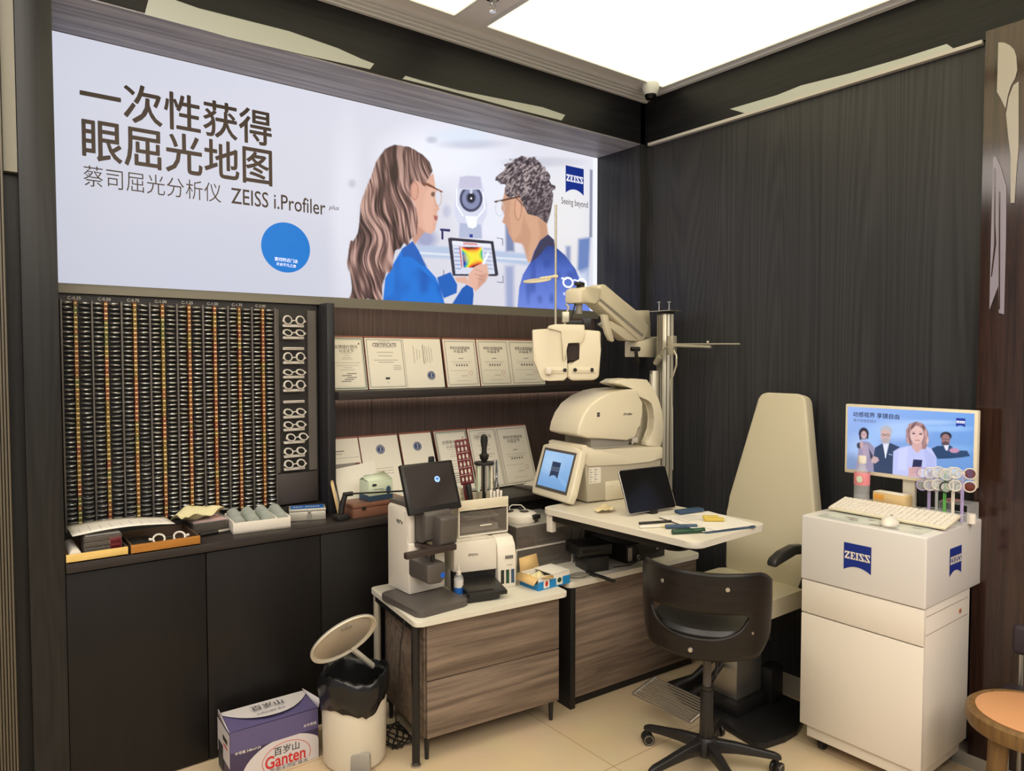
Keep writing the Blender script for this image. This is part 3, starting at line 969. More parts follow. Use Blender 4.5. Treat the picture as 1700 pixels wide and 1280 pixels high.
# white spectacles mark
g = G()
def ringmark(px, py, rw, rh):
    c = L(px, py)
    g.torus((c.x, YL - .001, c.z), 1, .0065, (0, -1, 0), 28, 6, sx=rw, sy=rh)
kx = L(960, 470).x - L(950, 470).x
ringmark(943, 469, kx * .78, .030)
ringmark(966, 471, kx * .70, .030)
a, b, c2 = L(934, 462), L(950, 466), L(958, 466)
g.tube([(a.x - .01, YL - .001, a.z), (a.x + .03, YL - .001, a.z - .004)], .006, 6)
g.tube([(b.x, YL - .001, b.z), ((b.x + c2.x) / 2, YL - .001, b.z + .006), (c2.x, YL - .001, c2.z)], .005, 6)
c = L(937, 488); put_text(g, '眼', (c.x, YL - .0012, c.z), (1, 0, 0), (0, 0, 1), width=.02, center=True)
c = L(949, 489); put_text(g, '镜', (c.x, YL - .0012, c.z), (1, 0, 0), (0, 0, 1), width=.02, center=True)
g.build('spectacles_mark', M['printwhite'], lb)
# ------------------------------------------------------------------ trial lens rack in the left of the niche
RB, RX0, RX1, RZ0, RZ1 = 3.45, .335, 1.428, .985, 1.955
rk = thing('trial_lens_rack', 'tall black rack full of edge-on trial lenses left of the shelves', 'lens rack', (0, 0, 0))
g = G(); g.bb((.304, RB, ZT), (RX1, RB + .03, 1.985)); g.bb((.304, RB - .05, ZT), (1.428, RB, RZ0 - .01)); g.build('back_board', M['rackboard'], rk)
g = G(); g.bb((.304, RB - .02, 1.962), (1.47, RB + .05, 1.992)); g.build('top_rail', M['lintrim'], rk)
CW = (1.205 - .335) / 8
NR = 48
PZ = (1.922 - 1.0) / (NR - 1)
mats_strip = [M['strip_o'], M['strip_y'], M['strip_r'], M['strip_g'], M['tick']]
rs = random.Random(5)
heads = ['C-0.25', 'C-0.50', 'C-0.75', 'C-1.00', 'C-1.25', 'C-1.50', 'C-1.75', 'C-2.00']
for c in range(9):
    g = G()
    g.bb((.335 + c * CW - .0035, RB - .034, RZ0 - .005), (.335 + c * CW + .0035, RB, 1.935), .001)
    g.build('divider', M['rackgrey'], rk)
for c in range(8):
    g = G()
    xm = .335 + (c + .46) * CW
    cell = 0
    for r in range(NR):
        z = 1.922 - r * PZ
        if rs.random() < .45: cell = rs.choice([0, 0, 1, 1, 2, 3] if c < 4 else [0, 0, 1, 2, 2])
        g.bb((xm - .0065, RB - .034, z - PZ / 2), (xm + .0065, RB - .002, z + PZ / 2), mi=cell)
        w = rs.choice([.0055, .0055, .003])
        g.bb((xm - w, RB - .0348, z - .003), (xm + w, RB - .034, z + .002), mi=4)
    g.build('label_strip', mats_strip, rk)
for c in range(8):
    g = G()
    put_text(g, heads[c], (.335 + (c + .46) * CW, RB - .001, 1.944), (1, 0, 0), (0, 0, 1), width=.047, center=True)
    g.build('column_heading', M['paper'], rk)
# side field for the trial frames
g = G(); g.bb((1.208, RB - .02, 1.14), (1.226, RB, 1.93)); g.bb((1.37, RB - .02, 1.14), (1.412, RB, 1.93)); g.build('side_frame', M['rackgrey'], rk)
g = G(); g.bb((1.208, RB - .03, .985), (1.41, RB, 1.135), .002); g.build('lower_panel', mat('rack_lower_panel', lin((62, 55, 53)), .45), rk)

# the lenses: rim and glass, lying flat, edge to the room
g = G(); g.torus((0, 0, 0), .0170, .0034, n=20, m=8); g.build('rim', M['lenscan'], None)
lens_rim = bpy.data.objects['rim'].data
g = G(); g.cyl((0, 0, -.0008), (0, 0, .0008), .0168, n=20); gl = g.build('glass', M['lensdark'], None)
lens_glass = gl.data
bpy.data.objects.remove(bpy.data.objects['rim']); bpy.data.objects.remove(gl)
stuff = G()
words = ['first', 'second', 'third', 'fourth', 'fifth', 'sixth', 'seventh', 'eighth']
def ordn(n):
    return str(n) + ('th' if 10 < n % 100 < 14 else {1: 'st', 2: 'nd', 3: 'rd'}.get(n % 10, 'th'))
for c in range(8):
    for side in (0, 1):
        xc = .335 + (c + (.205 if side == 0 else .765)) * CW
        for r in range(NR):
            z = 1.922 - r * PZ
            y = RB - .0225 + rs.uniform(-.003, .002)
            rot = (rad(rs.uniform(-2, 7)), rad(rs.uniform(-5, 5)), rs.uniform(0, 6))
            x = xc + rs.uniform(-.003, .003)
            if c < 3:
                lt = thing('trial_lens', 'trial lens %s of the stack %s of the strip under heading %s' % (ordn(r + 1) + ' from top', 'left' if side == 0 else 'right', heads[c]), 'trial lens', (x, y, z), 0, 'trial lenses in the rack')
                lt.rotation_euler = rot
                for nm, me in (('rim', lens_rim), ('glass', lens_glass)):
                    o = bpy.data.objects.new(nm, me)
                    COL.objects.link(o)
                    o.parent = lt
            else:
                from mathutils import Euler
                stuff.M = Matrix.Translation((x, y, z)) @ Euler(rot).to_matrix().to_4x4()
                stuff.torus((0, 0, 0), .0170, .0034, n=14, m=6)
                stuff.cyl((0, 0, -.0008), (0, 0, .0008), .0168, n=14, mi=1)
tag(stuff.build('trial_lenses', [M['lenscan'], M['lensdark']]), 'trial lenses filling the five rack columns nearest the shelves', 'trial lenses', kind='stuff')

# trial frames hung at the side of the rack
def trial_frame(label, x, z, tilt=0, open_=True, dx=0):
    t = thing('trial_spectacles', label, 'trial spectacles', (x, RB - .035, z), group='white trial frames hung in the rack')
    g = G(); g.box((0, 0, 0), (.104, .012, .013), .003); g.cyl((-.04, 0, 0), (-.04, .034, 0), .003, n=8); g.cyl((.04, 0, 0), (.04, .034, 0), .003, n=8)
    g.build('bar', M['ringw'], t)
    if open_:
        for s in (-1, 1):
            g = G()
            ax = (0, -math.cos(tilt), math.sin(tilt))
            g.torus((s * .031 + dx, -.008, .027 * math.cos(tilt * .6)), .0205, .0032, ax, 24, 8)
            g.torus((s * .031 + dx, -.014, .027 * math.cos(tilt * .6)), .0188, .0022, ax, 24, 6)
            g.cyl((s * .031 + dx + s * .018, -.012, .02), (s * .031 + dx + s * .026, -.012, .022), .004, n=10)
            g.build('lens_ring', M['ringw'], t)
        g = G(); g.tube([(-.012 + dx, -.008, .022), (dx, -.014, .026), (.012 + dx, -.008, .022)], .0028); g.build('bridge', M['ringw'], t)
    else:
        g = G(); g.box((0, -.009, .004), (.096, .008, .006), .002); g.build('rim', M['ringw'], t)
    return t
specs = [(541, .1, 1, 'topmost, rings upright'), (561, .75, 1, 'second from top, rings tipped forward'), (579, 0, 0, 'third from top, folded flat'), (602, .1, 1, 'fourth from top, just below the first flat bar'), (626, .9, 1, 'fifth from top, rings tipped'),
         (648, .25, 1, 'sixth from top, above the lower flat bar'), (667, 0, 0, 'seventh from top, folded flat, the lower flat bar'), (692, .8, 1, 'fifth from bottom, just under the lower flat bar'), (713, .8, 1, 'fourth from bottom'), (734, .7, 1, 'third from bottom, shifted to the right'), (757, .75, 1, 'second from bottom'), (778, .6, 1, 'lowest, above the plain panel')]
for i, (py, tl, op, lab) in enumerate(specs):
    q = at(1, RB - .035, 487 + (py - 541) * .008, py)
    trial_frame('white trial frame on its rack peg, ' + lab, q.x, q.z, tl, bool(op), .012 if i == 9 else 0)

# ------------------------------------------------------------------ certificates
def certificate(label, xc, yb, w, h, lean, style, zb, frame=True, group='certificates'):
    t = thing('certificate', label, 'certificate', (xc, yb, zb), group=group)
    t.rotation_euler = (-lean, 0, 0)
    g = G(); g.bb((-w / 2, 0, 0), (w / 2, .012, h), .001); g.bb((-w / 2, -.003, h - .006), (w / 2, .0, h + .001)); g.build('backing', M['redwood'] if frame else M['paper'], t)
    g = G(); g.bb((-w / 2 + .002, -.002, .001), (w / 2 - .002, -.0004, h - .008)); g.build('page', M['paperw'] if style != 'glasspane' else M['paper'], t)
    g = G()
    Y = -.0027
    def bar(x, z, ww, hh, mi=0):
        g.bb((x - ww / 2, Y, z - hh / 2), (x + ww / 2, Y + .0004, z + hh / 2), mi=mi)
    def border(m, th, mi=0):
        a, b = w / 2 - m, h - m - .006
        bar(0, b, 2 * a, th, mi); bar(0, m, 2 * a, th, mi); bar(-a, (b + m) / 2, th, b - m, mi); bar(a, (b + m) / 2, th, b - m, mi)
    def txt(s, z, ww, bold=0):
        put_text(g, s, (0, Y, z), (1, 0, 0), (0, 0, 1), width=ww, center=True, bold=bold)
    def seal(x, z, r, mi=2):
        g.torus((x, Y, z), r * .86, r * .1, (0, -1, 0), 28, 4, mi=mi)
        g.disc((x, Y + .0004, z), r * .68, (0, -1, 0), 28, mi=mi, th=.0006)
        g.M = Matrix.Translation((x, Y - .0004, z))
        g.tube([(-r * .1, 0, r * .35), (r * .2, 0, r * .3), (-.05 * r, 0, 0), (r * .2, 0, -r * .3), (-r * .2, 0, -r * .4)], r * .09, 6, mi=3)
        g.M = Matrix()
    if style == 'border':
        border(.008, .006, 4); border(.016, .001, 1)
        txt('全牌镜片顾问', h * .80, w * .62); txt('认证证书', h * .73, w * .4)
        for z, ww in ((.68, .3), (.64, .16), (.60, .22), (.57, .3), (.5, .7), (.45, .6), (.41, .25), (.37, .4)): bar(0, h * z, w * ww, .0016, 1)
        for k in range(5): bar(rs.uniform(-.02, .02), h * (.30 - .035 * k), w * .26, .005, 1)
        bar(.36 * w, h * .86, .006, .01, 0)
    elif style == 'cert':
        border(.010, .0022, 4); border(.013, .0008, 1)
        txt('CERTIFICATE', h * .84, w * .62, .01); bar(0, h * .88, w * .6, .002, 1); bar(0, h * .80, w * .5, .002, 1); bar(0, h * .91, w * .3, .0022, 1)
        for z, ww in ((.70, .42), (.63, .36), (.55, .62), (.51, .4)): bar(0, h * z, w * ww, .0026, 1)
        for z in (.44, .40, .37): bar(w * .28, h * z, w * .2, .0026, 1)
        bar(0, h * .20, w * .11, h * .04, 0); bar(0, h * .12, w * .06, .002, 1)
    elif style == 'side':
        for k, (xx, hh) in enumerate(((-.25, .35), (-.17, .22), (-.1, .16), (0, .38), (.05, .34), (.1, .3), (.16, .34), (.22, .26))): bar(w * xx, h * .66, .0022 if k not in (3,) else .005, h * hh, 1)
        seal(w * .15, h * .24, .026)
    elif style == 'seal':
        seal(0, h * .78, .027)
        for k in range(3): bar(0, h * (.5 - .04 * k), w * .5, .002, 1)
    elif style == 'plain':
        bar(-w * .2, h * .80, w * .5, .006, 1); bar(-w * .22, h * .76, w * .4, .003, 1); bar(0, h * .70, w * .9, .0015, 1)
        bar(-.05 * w, h * .52, w * .9, h * .2, 1); bar(w * .38, h * .55, w * .16, h * .14, 5)
    else:
        border(.012, .0022, 1); border(.016, .0008, 1)
        txt('视觉光学验配技能', h * .80, w * .6, .005); txt('认证证书', h * .74, w * .40, .005)
        bar(0, h * .70, w * .2, .0014, 1); bar(0, h * .58, w * .14, .003, 0); bar(0, h * .51, w * .62, .0014, 1)
        bar(0, h * .47, w * .5, .0014, 1); txt('★★★★★', h * .44, w * .38); bar(-w * .1, h * .33, w * .55, .0012, 1)
        g.torus((w * .24, Y, h * .28), .012, .0012, (0, -1, 0), 20, 4, mi=6); bar(w * .05, h * .22, w * .2, .0022, 1); bar(0, h * .12, w * .4, .0012, 1)
    g.build('print', [M['ink'], M['inkg'], M['sealb'], M['paper'], M['inkgr'], M['redwood'], M['pink']], t)
    return t
up = [(545, 608, 'border', 'leftmost, with a grey scalloped border'), (608, 674, 'cert', 'second from left, thin green border and small black mark'), (672, 736, 'side', 'third from left, sideways writing and a blue round seal'),
      (738, 794, 'star', 'fourth from left, stars and pale red stamp'), (794, 848, 'star', 'fifth from left, stars and corner ornaments'), (846, 902, 'star', 'rightmost, partly behind the instrument head')]
for x0, x1, st, lab in up:
    a, b = at(1, 3.47, x0, 610).x, at(1, 3.47, x1, 610).x
    certificate('certificate on the wall shelf, ' + lab, (a + b) / 2, 3.445, b - a - .006, .285, rad(12), st, 1.531, group='certificates on the upper shelf')
lo = [(546, 606, 'plain', 'leftmost, grey photo on it, mostly behind white sheets'), (606, 672, 'seal', 'second from left, blue round seal above the white sheet'), (674, 728, 'seal', 'third from left, blue round seal above the lens meter screen'),
      (730, 788, 'border', 'fourth from left, green scalloped border behind the tool tray'), (786, 836, 'cert', 'fifth from left, behind the screwdriver'), (832, 888, 'star', 'rightmost, in a loose plastic sleeve with stars')]
for x0, x1, st, lab in lo:
    a, b = at(1, 3.44, x0, 760).x, at(1, 3.44, x1, 760).x
    certificate('certificate leaning on the worktop, ' + lab, (a + b) / 2, 3.40, b - a - (.004 if st in ('plain', 'seal') else .018), .37, rad(20), st, ZT + .006, group='certificates on the worktop')
# ------------------------------------------------------------------ things on the worktop
def W(px, py, z=ZT):
    return at(2, z, px, py)

def tray(name, label, mf, x0, x1, y0, y1, h, loc):
    t = thing(name, label, 'tray', loc)
    g = G(); g.bb((x0, y0, 0), (x1, y1, .006)); g.build('bottom', M['traydark'], t)
    g = G(); g.bb((x0, y0, 0), (x1, y0 + .010, h), .001); g.build('front_panel', mf, t)
    g = G()
    g.bb((x0, y1 - .008, .0), (x1, y1, h)); g.bb((x0, y0 + .01, 0), (x0 + .008, y1 - .008, h)); g.bb((x1 - .008, y0 + .01, 0), (x1, y1 - .008, h))
    g.build('rim', M['traydark'], t)
    return t
a, b = at(1, 3.125, 108, 935), at(1, 3.125, 213, 925)
tray('bamboo_tray', 'shallow tray with pale yellow front, at the left end of the worktop', M['traylight'], 0, b.x - a.x - .004, 0, .25, .034, (a.x + .004, 3.125, ZT))
a2, b2 = at(1, 3.12, 216, 925), at(1, 3.12, 331, 905)
tray('wooden_tray', 'amber-fronted wooden tray holding white trial spectacles', M['traybrown'], 0, b2.x - a2.x, 0, .27, .038, (a2.x + .004, 3.12, ZT))
# inside the pale tray
g = G(); g.lathe([(0, 0), (.02, 0), (.02, .2), (0, .2)], M=Matrix.Rotation(rad(-90), 4, 'X')); 
tag(g.build('paper_roll', M['paper'], None, (a.x + .035, 3.14, ZT + .028)), 'small white paper roll in the pale-fronted tray', 'paper roll')
t = thing('lens_case', 'clear plastic case stack under the printed sheet in the pale-fronted tray', 'plastic case', (a.x + .13, 3.19, ZT + .007))
g = G()
for k in range(4): g.bb((-.065, -.04, .02 * k), (.065, .10, .02 * k + .018), .003)
g.build('body', M['smoke'], t)
g = G(); g.bb((-.06, -.035, .081), (.06, .09, .083)); g.build('lid', M['clear'], t)
g = G(); g.bb((.016, 0, 0), (.058, .10, .066), .003)
tag(g.build('dark_box', M['maroon'], None, (b.x - .075, 3.15, ZT + .007)), 'dark maroon box beside the clear case, under the printed sheet', 'box')
# printed sheet, gently curved
q0 = Vector((a.x + .07, 3.15, ZT + .098)); 
def sheet(u, v):
    return (u * .36 - .02 + .06 * v * 0, v * .16 - .02 * u, .012 * math.sin(u * 3.2) + .03 * v * (1 - u) * .4)
t = thing('printed_sheet', 'white printed sheet lying across the trays at the left end', 'paper', (a.x + .05, 3.165, ZT + .094), rad(2))
g = G(); g.grid(sheet, 14, 4); g.build('sheet', M['paper'], t, solid=.0006)
g = G()
for k in range(9):
    u0 = .08 + .1 * k
    pts = [sheet(u0, .15), sheet(u0 + .004, .15), sheet(u0 + .004, .15 + rs.uniform(.3, .7)), sheet(u0, .15 + .4)]
    g.poly([Vector(p_) + Vector((0, 0, .0012)) for p_ in pts])
g.build('print', M['inkg'], t)
# spectacles in the amber tray
t = thing('trial_spectacles', 'white trial spectacles lying in the amber-fronted tray', 'trial spectacles', (a2.x + .15, 3.155, ZT + .034), rad(-5))
for s_ in (-1, 1):
    g = G(); g.torus((s_ * .038, 0, .006), .021, .0042, (0, -.75, .66), 26, 8); g.cyl((s_ * .062, 0, .006), (s_ * .074, .004, .008), .006, n=12); g.build('lens_ring', M['ringw'], t)
g = G(); g.tube([(-.016, 0, .006), (0, -.002, .012), (.016, 0, .006)], .003); g.build('bridge', M['blackm'], t)
g = G(); g.tube([(-.07, .004, .008), (-.07, .10, -.01)], .0025); g.tube([(.07, .004, .008), (.07, .10, -.01)], .0025); g.build('temples', M['steel'], t)
g = G(); g.bb((a2.x + .02, 3.14, ZT + .007), (a2.x + .10, 3.3, ZT + .03), .004); tag(g.build('black_pouch', M['leath_b']), 'black pouch in the left half of the amber-fronted tray', 'pouch')

# yellow cloth on a clear box, marker in front
c = W(345, 888)
t = thing('plastic_box', 'clear plastic box with pinkish slips inside, under the yellow cloth', 'plastic box', (c.x + .012, c.y + .075, ZT), rad(4))
g = G(); g.bb((-.075, -.065, .0), (.075, .065, .05), .004); g.build('body', M['smoke'], t)
g = G(); g.bb((-.078, -.068, .05), (.078, .068, .066), .005); g.build('lid', M['clear'], t)
g = G(); g.bb((-.07, -.06, .054), (.07, .06, .058)); g.torus((-.03, -.03, .059), .02, .003); g.torus((.03, -.02, .059), .02, .003); g.build('contents', M['pink'], t)
t = thing('yellow_cloth', 'crumpled pale yellow cloth on top of the clear box', 'cloth', (c.x - .03, c.y + .055, ZT + .073), rad(28))
rn = random.Random(2); nzv = [[rn.uniform(-1, 1) for _ in range(9)] for _ in range(9)]
def cloth(u, v):
    i, j = u * 8, v * 8
    return ((u - .5) * .21, (v - .5) * .13, .022 + .020 * math.sin(u * 9 + v * 4) + .014 * nzv[int(i)][int(j)] - .05 * max(0, .3 - u))
g = G(); g.grid(cloth, 8, 8); o = g.build('cloth', M['yellow'], t, sharp=3, solid=.003)
o.modifiers.new('s', 'SUBSURF').levels = 2; o.modifiers['s'].render_levels = 2
t = thing('marker_pen', 'silver and black marker pen lying in front of the clear box', 'pen', (c.x + .02, c.y - .012, ZT + .010), rad(8))
g = G(); g.cyl((-.06, 0, 0), (.02, 0, 0), .009, n=16); g.build('barrel', M['black'], t)
g = G(); g.cyl((.02, 0, 0), (.07, 0, 0), .0085, n=16); g.build('cap', M['steel'], t)

# white tray with four columns of lenses
c0, c1 = W(387, 888), W(483, 876)
ang = math.atan2(c1.y - c0.y, c1.x - c0.x)
wd = (c1 - c0).length
t = thing('lens_tray', 'white tray holding four columns of stacked clear lenses', 'tray', (c0.x, c0.y, ZT), ang)
g = G(); g.bb((0, 0, 0), (wd, .19, .012), .003); g.bb((0, 0, .0), (wd, .008, .05), .003); g.bb((0, .183, 0), (wd, .19, .06), .003); g.bb((0, .008, 0), (.007, .183, .055), .002); g.bb((wd - .007, .008, 0), (wd, .183, .055), .002); g.build('body', M['white2'], t)
for k in (1, 2, 3):
    g = G(); g.bb((wd * k / 4 - .003, .008, .01), (wd * k / 4 + .003, .183, .056 if k == 3 else .04), .001); g.build('divider', M['white2'], t)
for k in range(4):
    xk = wd * (k + .5) / 4
    r_ = wd / 8 - .005
    s_ = thing('lens_column', 'column of stacked clear lenses in the white tray, %s from the left' % ['first', 'second', 'third', 'fourth'][k], 'lenses', (c0.x + xk * math.cos(ang), c0.y + xk * math.sin(ang), ZT), ang, 'lens columns in the white tray')
    g = G()
    for q in range(24):
        y = .014 + q * .0068
        g.M = Matrix.Translation((rs.uniform(-.001, .001), y, .014 + r_ + .02 * q / 24)) @ Matrix.Rotation(rad(-90 + rs.uniform(14, 24)), 4, 'X')
        g.lathe([(0, 0), (r_, 0), (r_, .003), (r_ * .6, .0045), (0, .005)], n=18)
    g.build('lens_stack', M['lensmid'], s_)
# silver case with blue lid label
c0, c1 = W(480, 866), W(541, 862)
ang = math.atan2(c1.y - c0.y, c1.x - c0.x); wd = (c1 - c0).length
t = thing('metal_case', 'small silver case with a blue label on its lid beside the lens tray', 'case', (c0.x, c0.y, ZT), ang)
g = G(); g.bb((0, 0, 0), (wd, .10, .042), .003); g.build('body', M['silver'], t)
g = G(); g.bb((-.001, -.001, .043), (wd + .001, .101, .055), .003); g.build('lid', M['silver'], t)
g = G(); g.bb((.008, .012, .0552), (wd - .008, .09, .0558)); 
for k in range(11):
    if k not in (4,): g.bb((.02 + k * (wd - .045) / 11, .045, .0559), (.02 + k * (wd - .045) / 11 + .0075, .06, .0562), mi=1)
g.build('label', [M['bluelabel'], M['white2']], t)
g = G(); g.box((wd * .55, -.004, .042), (.012, .005, .02), .001); g.torus((wd * .55, -.006, .022), .009, .0018, (0, 1, 0), 16, 6); g.build('latch', M['steel'], t)

# leaning sheets, picture frame, glove box, brown case, phone arm
a = at(1, 3.33, 546, 800); b = at(1, 3.33, 640, 790)
t = thing('white_board', 'blank white sheet leaning in front of the lower certificates', 'sheet', ((a.x + b.x) / 2 + .035, 3.35, ZT + .03))
t.rotation_euler = (rad(-16), rad(-6), 0)
g = G(); g.bb((-.115, 0, -.02), (.115, .003, .20)); g.build('sheet', M['paper'], t)
a = W(552, 852)
t = thing('thin_frame', 'thin wooden picture frame seen edge-on, leaning at the left of the worktop shelf', 'picture frame', (a.x + .005, 3.27, ZT + .002), rad(72))
t.rotation_euler = (rad(-12), 0, rad(66))
g = G(); g.bb((-.02, 0, 0), (.11, .012, .17), .002); g.build('moulding', M['tan'], t)
g = G(); g.bb((-.012, -.001, .008), (.102, .0, .162)); g.build('picture', M['paper'], t)
c = W(626, 836, ZT + .06)
t = thing('brown_case', 'reddish brown wooden case lying on the worktop under the tissue carton', 'case', (c.x + .0, 3.25, ZT), rad(1))
g = G(); g.bb((-.125, -.075, 0), (.18, .075, .046), .003); g.build('body', M['brownbox'], t)
g = G(); g.bb((-.126, -.076, .047), (.181, .076, .066), .004); g.build('lid', M['brownbox'], t)
g = G(); g.box((-.07, -.078, .045), (.02, .004, .014), .001); g.build('latch', M['black'], t)
cx = c.x + .03
t = thing('tissue_carton', 'open cream and blue glove carton standing on the brown case', 'carton', (cx, 3.25, ZT + .067), rad(4))
g = G(); g.bb((-.062, -.045, 0), (.075, .045, .098), .001); g.build('body', M['pale_green'], t)
g = G(); g.bb((-.0625, -.0456, .0), (.0755, -.045, .026)); g.bb((-.0632, -.046, 0), (-.0625, .045, .03)); g.build('blue_band', M['dblue'], t)
g = G(); g.poly([(-.062, -.045, .098), (-.075, .0, .118), (.07, .03, .128), (.075, -.045, .098)]); g.poly([(-.062, .045, .098), (-.05, .01, .126), (.08, .02, .116), (.075, .045, .098)]); g.build('flaps', M['pale_green'], t, solid=.001)
g = G(); g.sph((-.03, -.0458, .078), (.014, .0006, .007), 16); g.build('mark', M['ink'], t)
g = G(); g.bb((-.035, -.0462, .055), (.02, -.0456, .057)); g.bb((0, -.0462, .048), (.03, -.0456, .05)); g.sph((.05, -.0458, .045), (.014, .0006, .022), 14); g.build('print', M['dblue'], t)
# black flexible phone arm
a, b, d = at(1, 3.19, 566, 858), at(1, 3.19, 575, 822), at(1, 3.15, 682, 815)
t = thing('phone_holder_arm', 'black clamp-on arm with a long thin rod reaching behind the lens meter screen', 'holder arm', (a.x, 3.19, ZT))
g = G(); g.bb((-.03, -.03, 0), (.03, .03, .03), .005); g.build('clamp', M['black'], t)
g = G(); g.tube([(0, 0, .03), (.006, 0, .07), (.022, 0, b.z - ZT)], [.014, .014, .012], 10); g.build('post', M['black'], t)
g = G(); g.cyl((.015, 0, b.z - ZT + .004), (.06, 0, b.z - ZT + .004), .011, n=14); g.cyl((.05, 0, b.z - ZT + .004), (d.x - a.x, -.03, d.z - ZT), .0045, n=10); g.build('rod', M['black'], t)
# paper stack to the right on the worktop, behind the screen
c = W(862, 806)
t = thing('paper_pile', 'loose white papers on a dark folder beside the plastic sleeve', 'papers', (c.x + .05, c.y - .095, ZT), rad(4))
g = G(); g.bb((-.10, -.07, 0), (.16, .09, .012), .002); g.build('folder', M['grey'], t)
g = G(); g.box((.05, 0, .018), (.19, .13, .004), rz=.12, ry=-.05); g.box((.06, .01, .024), (.17, .12, .003), rz=-.1, ry=-.07); g.build('sheets', M['paper'], t)
c = at(1, 3.30, 716, 766)
t = thing('black_clip_stand', 'black clip stand peeking above the lens meter screen', 'clip', (c.x, 3.30, ZT))
g = G(); g.lathe([(.03, 0), (.03, .008), (.006, .014), (.006, .16), (0, .16)], n=18); g.build('stand', M['black'], t)
g = G(); g.box((0, 0, c.z - ZT - .005), (.034, .02, .065), .008); g.build('clip', M['black'], t)
# ------------------------------------------------------------------ front desk
R1 = rad(-6.5)
D1 = Vector((1.447, 2.52, 0))
def d1(x, y, z=0):
    return D1 + Matrix.Rotation(R1, 3, 'Z') @ Vector((x, y, z))
def rrect(x0, x1, y0, y1, r, n=6):
    P = []
    for cx, cy, a0 in ((x1 - r, y0 + r, -90), (x1 - r, y1 - r, 0), (x0 + r, y1 - r, 90), (x0 + r, y0 + r, 180)):
        for k in range(n + 1):
            a = rad(a0 + 90 * k / n)
            P.append((cx + r * math.cos(a), cy + r * math.sin(a)))
    return P
t = thing('desk', 'low white-topped desk with oak drawers and black leg, in front of the worktop', 'desk', D1, R1)
g = G(); g.prism(rrect(0, .765, 0, .54, .03), .598, .62, bev=.002); g.build('tabletop', M['top'], t)
for x, y in ((.018, .045), (.018, .49), (.75, .49)):
    g = G(); g.cyl((x, y, .02), (x, y, .6), .017, n=16); g.build('leg', M['alu'] if (x < .1 and y > .4) else M['blackm'], t)
    g = G(); g.lathe([(0, 0), (.02, 0), (.02, .008), (.008, .012), (.008, .024), (0, .024)], (x, y, 0), n=18); g.build('foot', M['steel'], t.children[-1])
g = G(); g.bb((.005, .04, .57), (.03, .5, .598)); g.bb((.03, .48, .57), (.74, .5, .598)); g.build('under_frame', M['blackm'], t)
g = G(); g.bb((.06, .055, .10), (.735, .50, .596), .002); g.build('cabinet_body', M['oak'], t)
for z0, z1 in ((.105, .345), (.350, .592)):
    g = G(); g.bb((.066, .036, z0), (.733, .055, z1), .0015); g.build('drawer', M['oak'], t)
for x, y in ((.08, .075), (.715, .075), (.08, .48), (.715, .48)):
    g = G(); g.cyl((x, y, 0), (x, y, .10), .009, .013, n=12); g.build('cabinet_foot', M['black'], t)

# ------------------------------------------------------------------ lens meter
t = thing('lens_meter', 'white and grey lens meter with tilted dark touch screen on the front desk', 'lens meter', (1.605, 2.72, .62), rad(2))
g = G(); g.prism(rrect(-.13, .13, -.165, .165, .03), .0, .028, bev=.008); g.build('base', M['grey'], t)
g = G()
g.prism([(.045, .028), (.045, .255), (.075, .275), (.075, .40), (.10, .415), (.22, .415), (.235, .40), (.235, .028)], -.048, .145, 'x', bev=.010)
g.build('body', M['white'], t)
g = G(); g.bb((-.046, .05, .25), (-.012, .12, .405), .008); g.build('side_cheek', M['white'], t)
g = G(); g.prism([(.08, .405), (-.02, .405), (-.035, .39), (-.03, .28), (.0, .262), (.08, .262)], -.012, .125, 'x', bev=.006); g.build('head', M['grey'], t)
g = G(); g.prism([(-.02, .385), (-.085, .385), (-.095, .375), (-.088, .265), (-.06, .25), (-.02, .25)], .028, .118, 'x', bev=.008); g.build('measuring_head', M['grey'], t)
g = G(); g.bb((-.15, -.105, .236), (.105, -.075, .264), .006); g.bb((-.02, -.08, .24), (.02, .06, .26), .003); g.build('lens_table', mat('table_bar_brown', lin((58, 48, 44)), .4), t)
g = G(); g.cyl((0, -.07, .2), (0, -.07, .24), .01, n=14); g.cyl((.06, -.07, .24), (.06, -.055, .27), .007, n=12); g.build('pointer', M['black'], t)
g = G(); g.prism([(-.05, .195), (.045, .195), (.045, .125), (.02, .105), (-.035, .108), (-.05, .12)], -.105, .05, 'y', bev=.012); g.build('lens_rest', M['grey'], t)
g = G(); g.disc((.028, -.1055, .14), .012, (0, -1, 0), 20); g.build('blue_mark', M['ledblue'], t.children[-1])
g = G(); g.bb((-.04, .08, .412), (.12, .23, .432), .004); g.build('top_plate', M['grey'], t)
sc = bpy.data.objects.new('screen', None)
g = G(); g.M = Matrix.Translation((.055, .03, .50)) @ Matrix.Rotation(rad(-21), 4, 'X')
g.bb((-.138, -.012, -.112), (.138, .012, .112), .006); s_ = g.build('screen', M['black'], t)
bpy.data.objects.remove(sc)
g = G(); g.M = Matrix.Translation((.055, .03, .50)) @ Matrix.Rotation(rad(-21), 4, 'X')
g.bb((-.122, -.0132, -.085), (.122, -.0122, .100)); g.build('display', M['dscreen'], s_)
g = G(); g.M = Matrix.Translation((.055, .03, .50)) @ Matrix.Rotation(rad(-21), 4, 'X')
g.disc((.035, -.0134, .03), .014, (0, -1, 0), 24); g.bb((.027, -.0150, .029), (.043, -.0146, .034), mi=1); g.bb((.034, -.0150, .022), (.037, -.0146, .04), mi=1); g.build('screen_icon', [mat('pale_blue_light', lin((140, 178, 230)), .4, emit=.8), M['ledblue']], s_)
g = G(); g.bb((.0, .04, .39), (.10, .09, .47), .006); g.build('screen_bracket', M['grey'], t)
g = G()
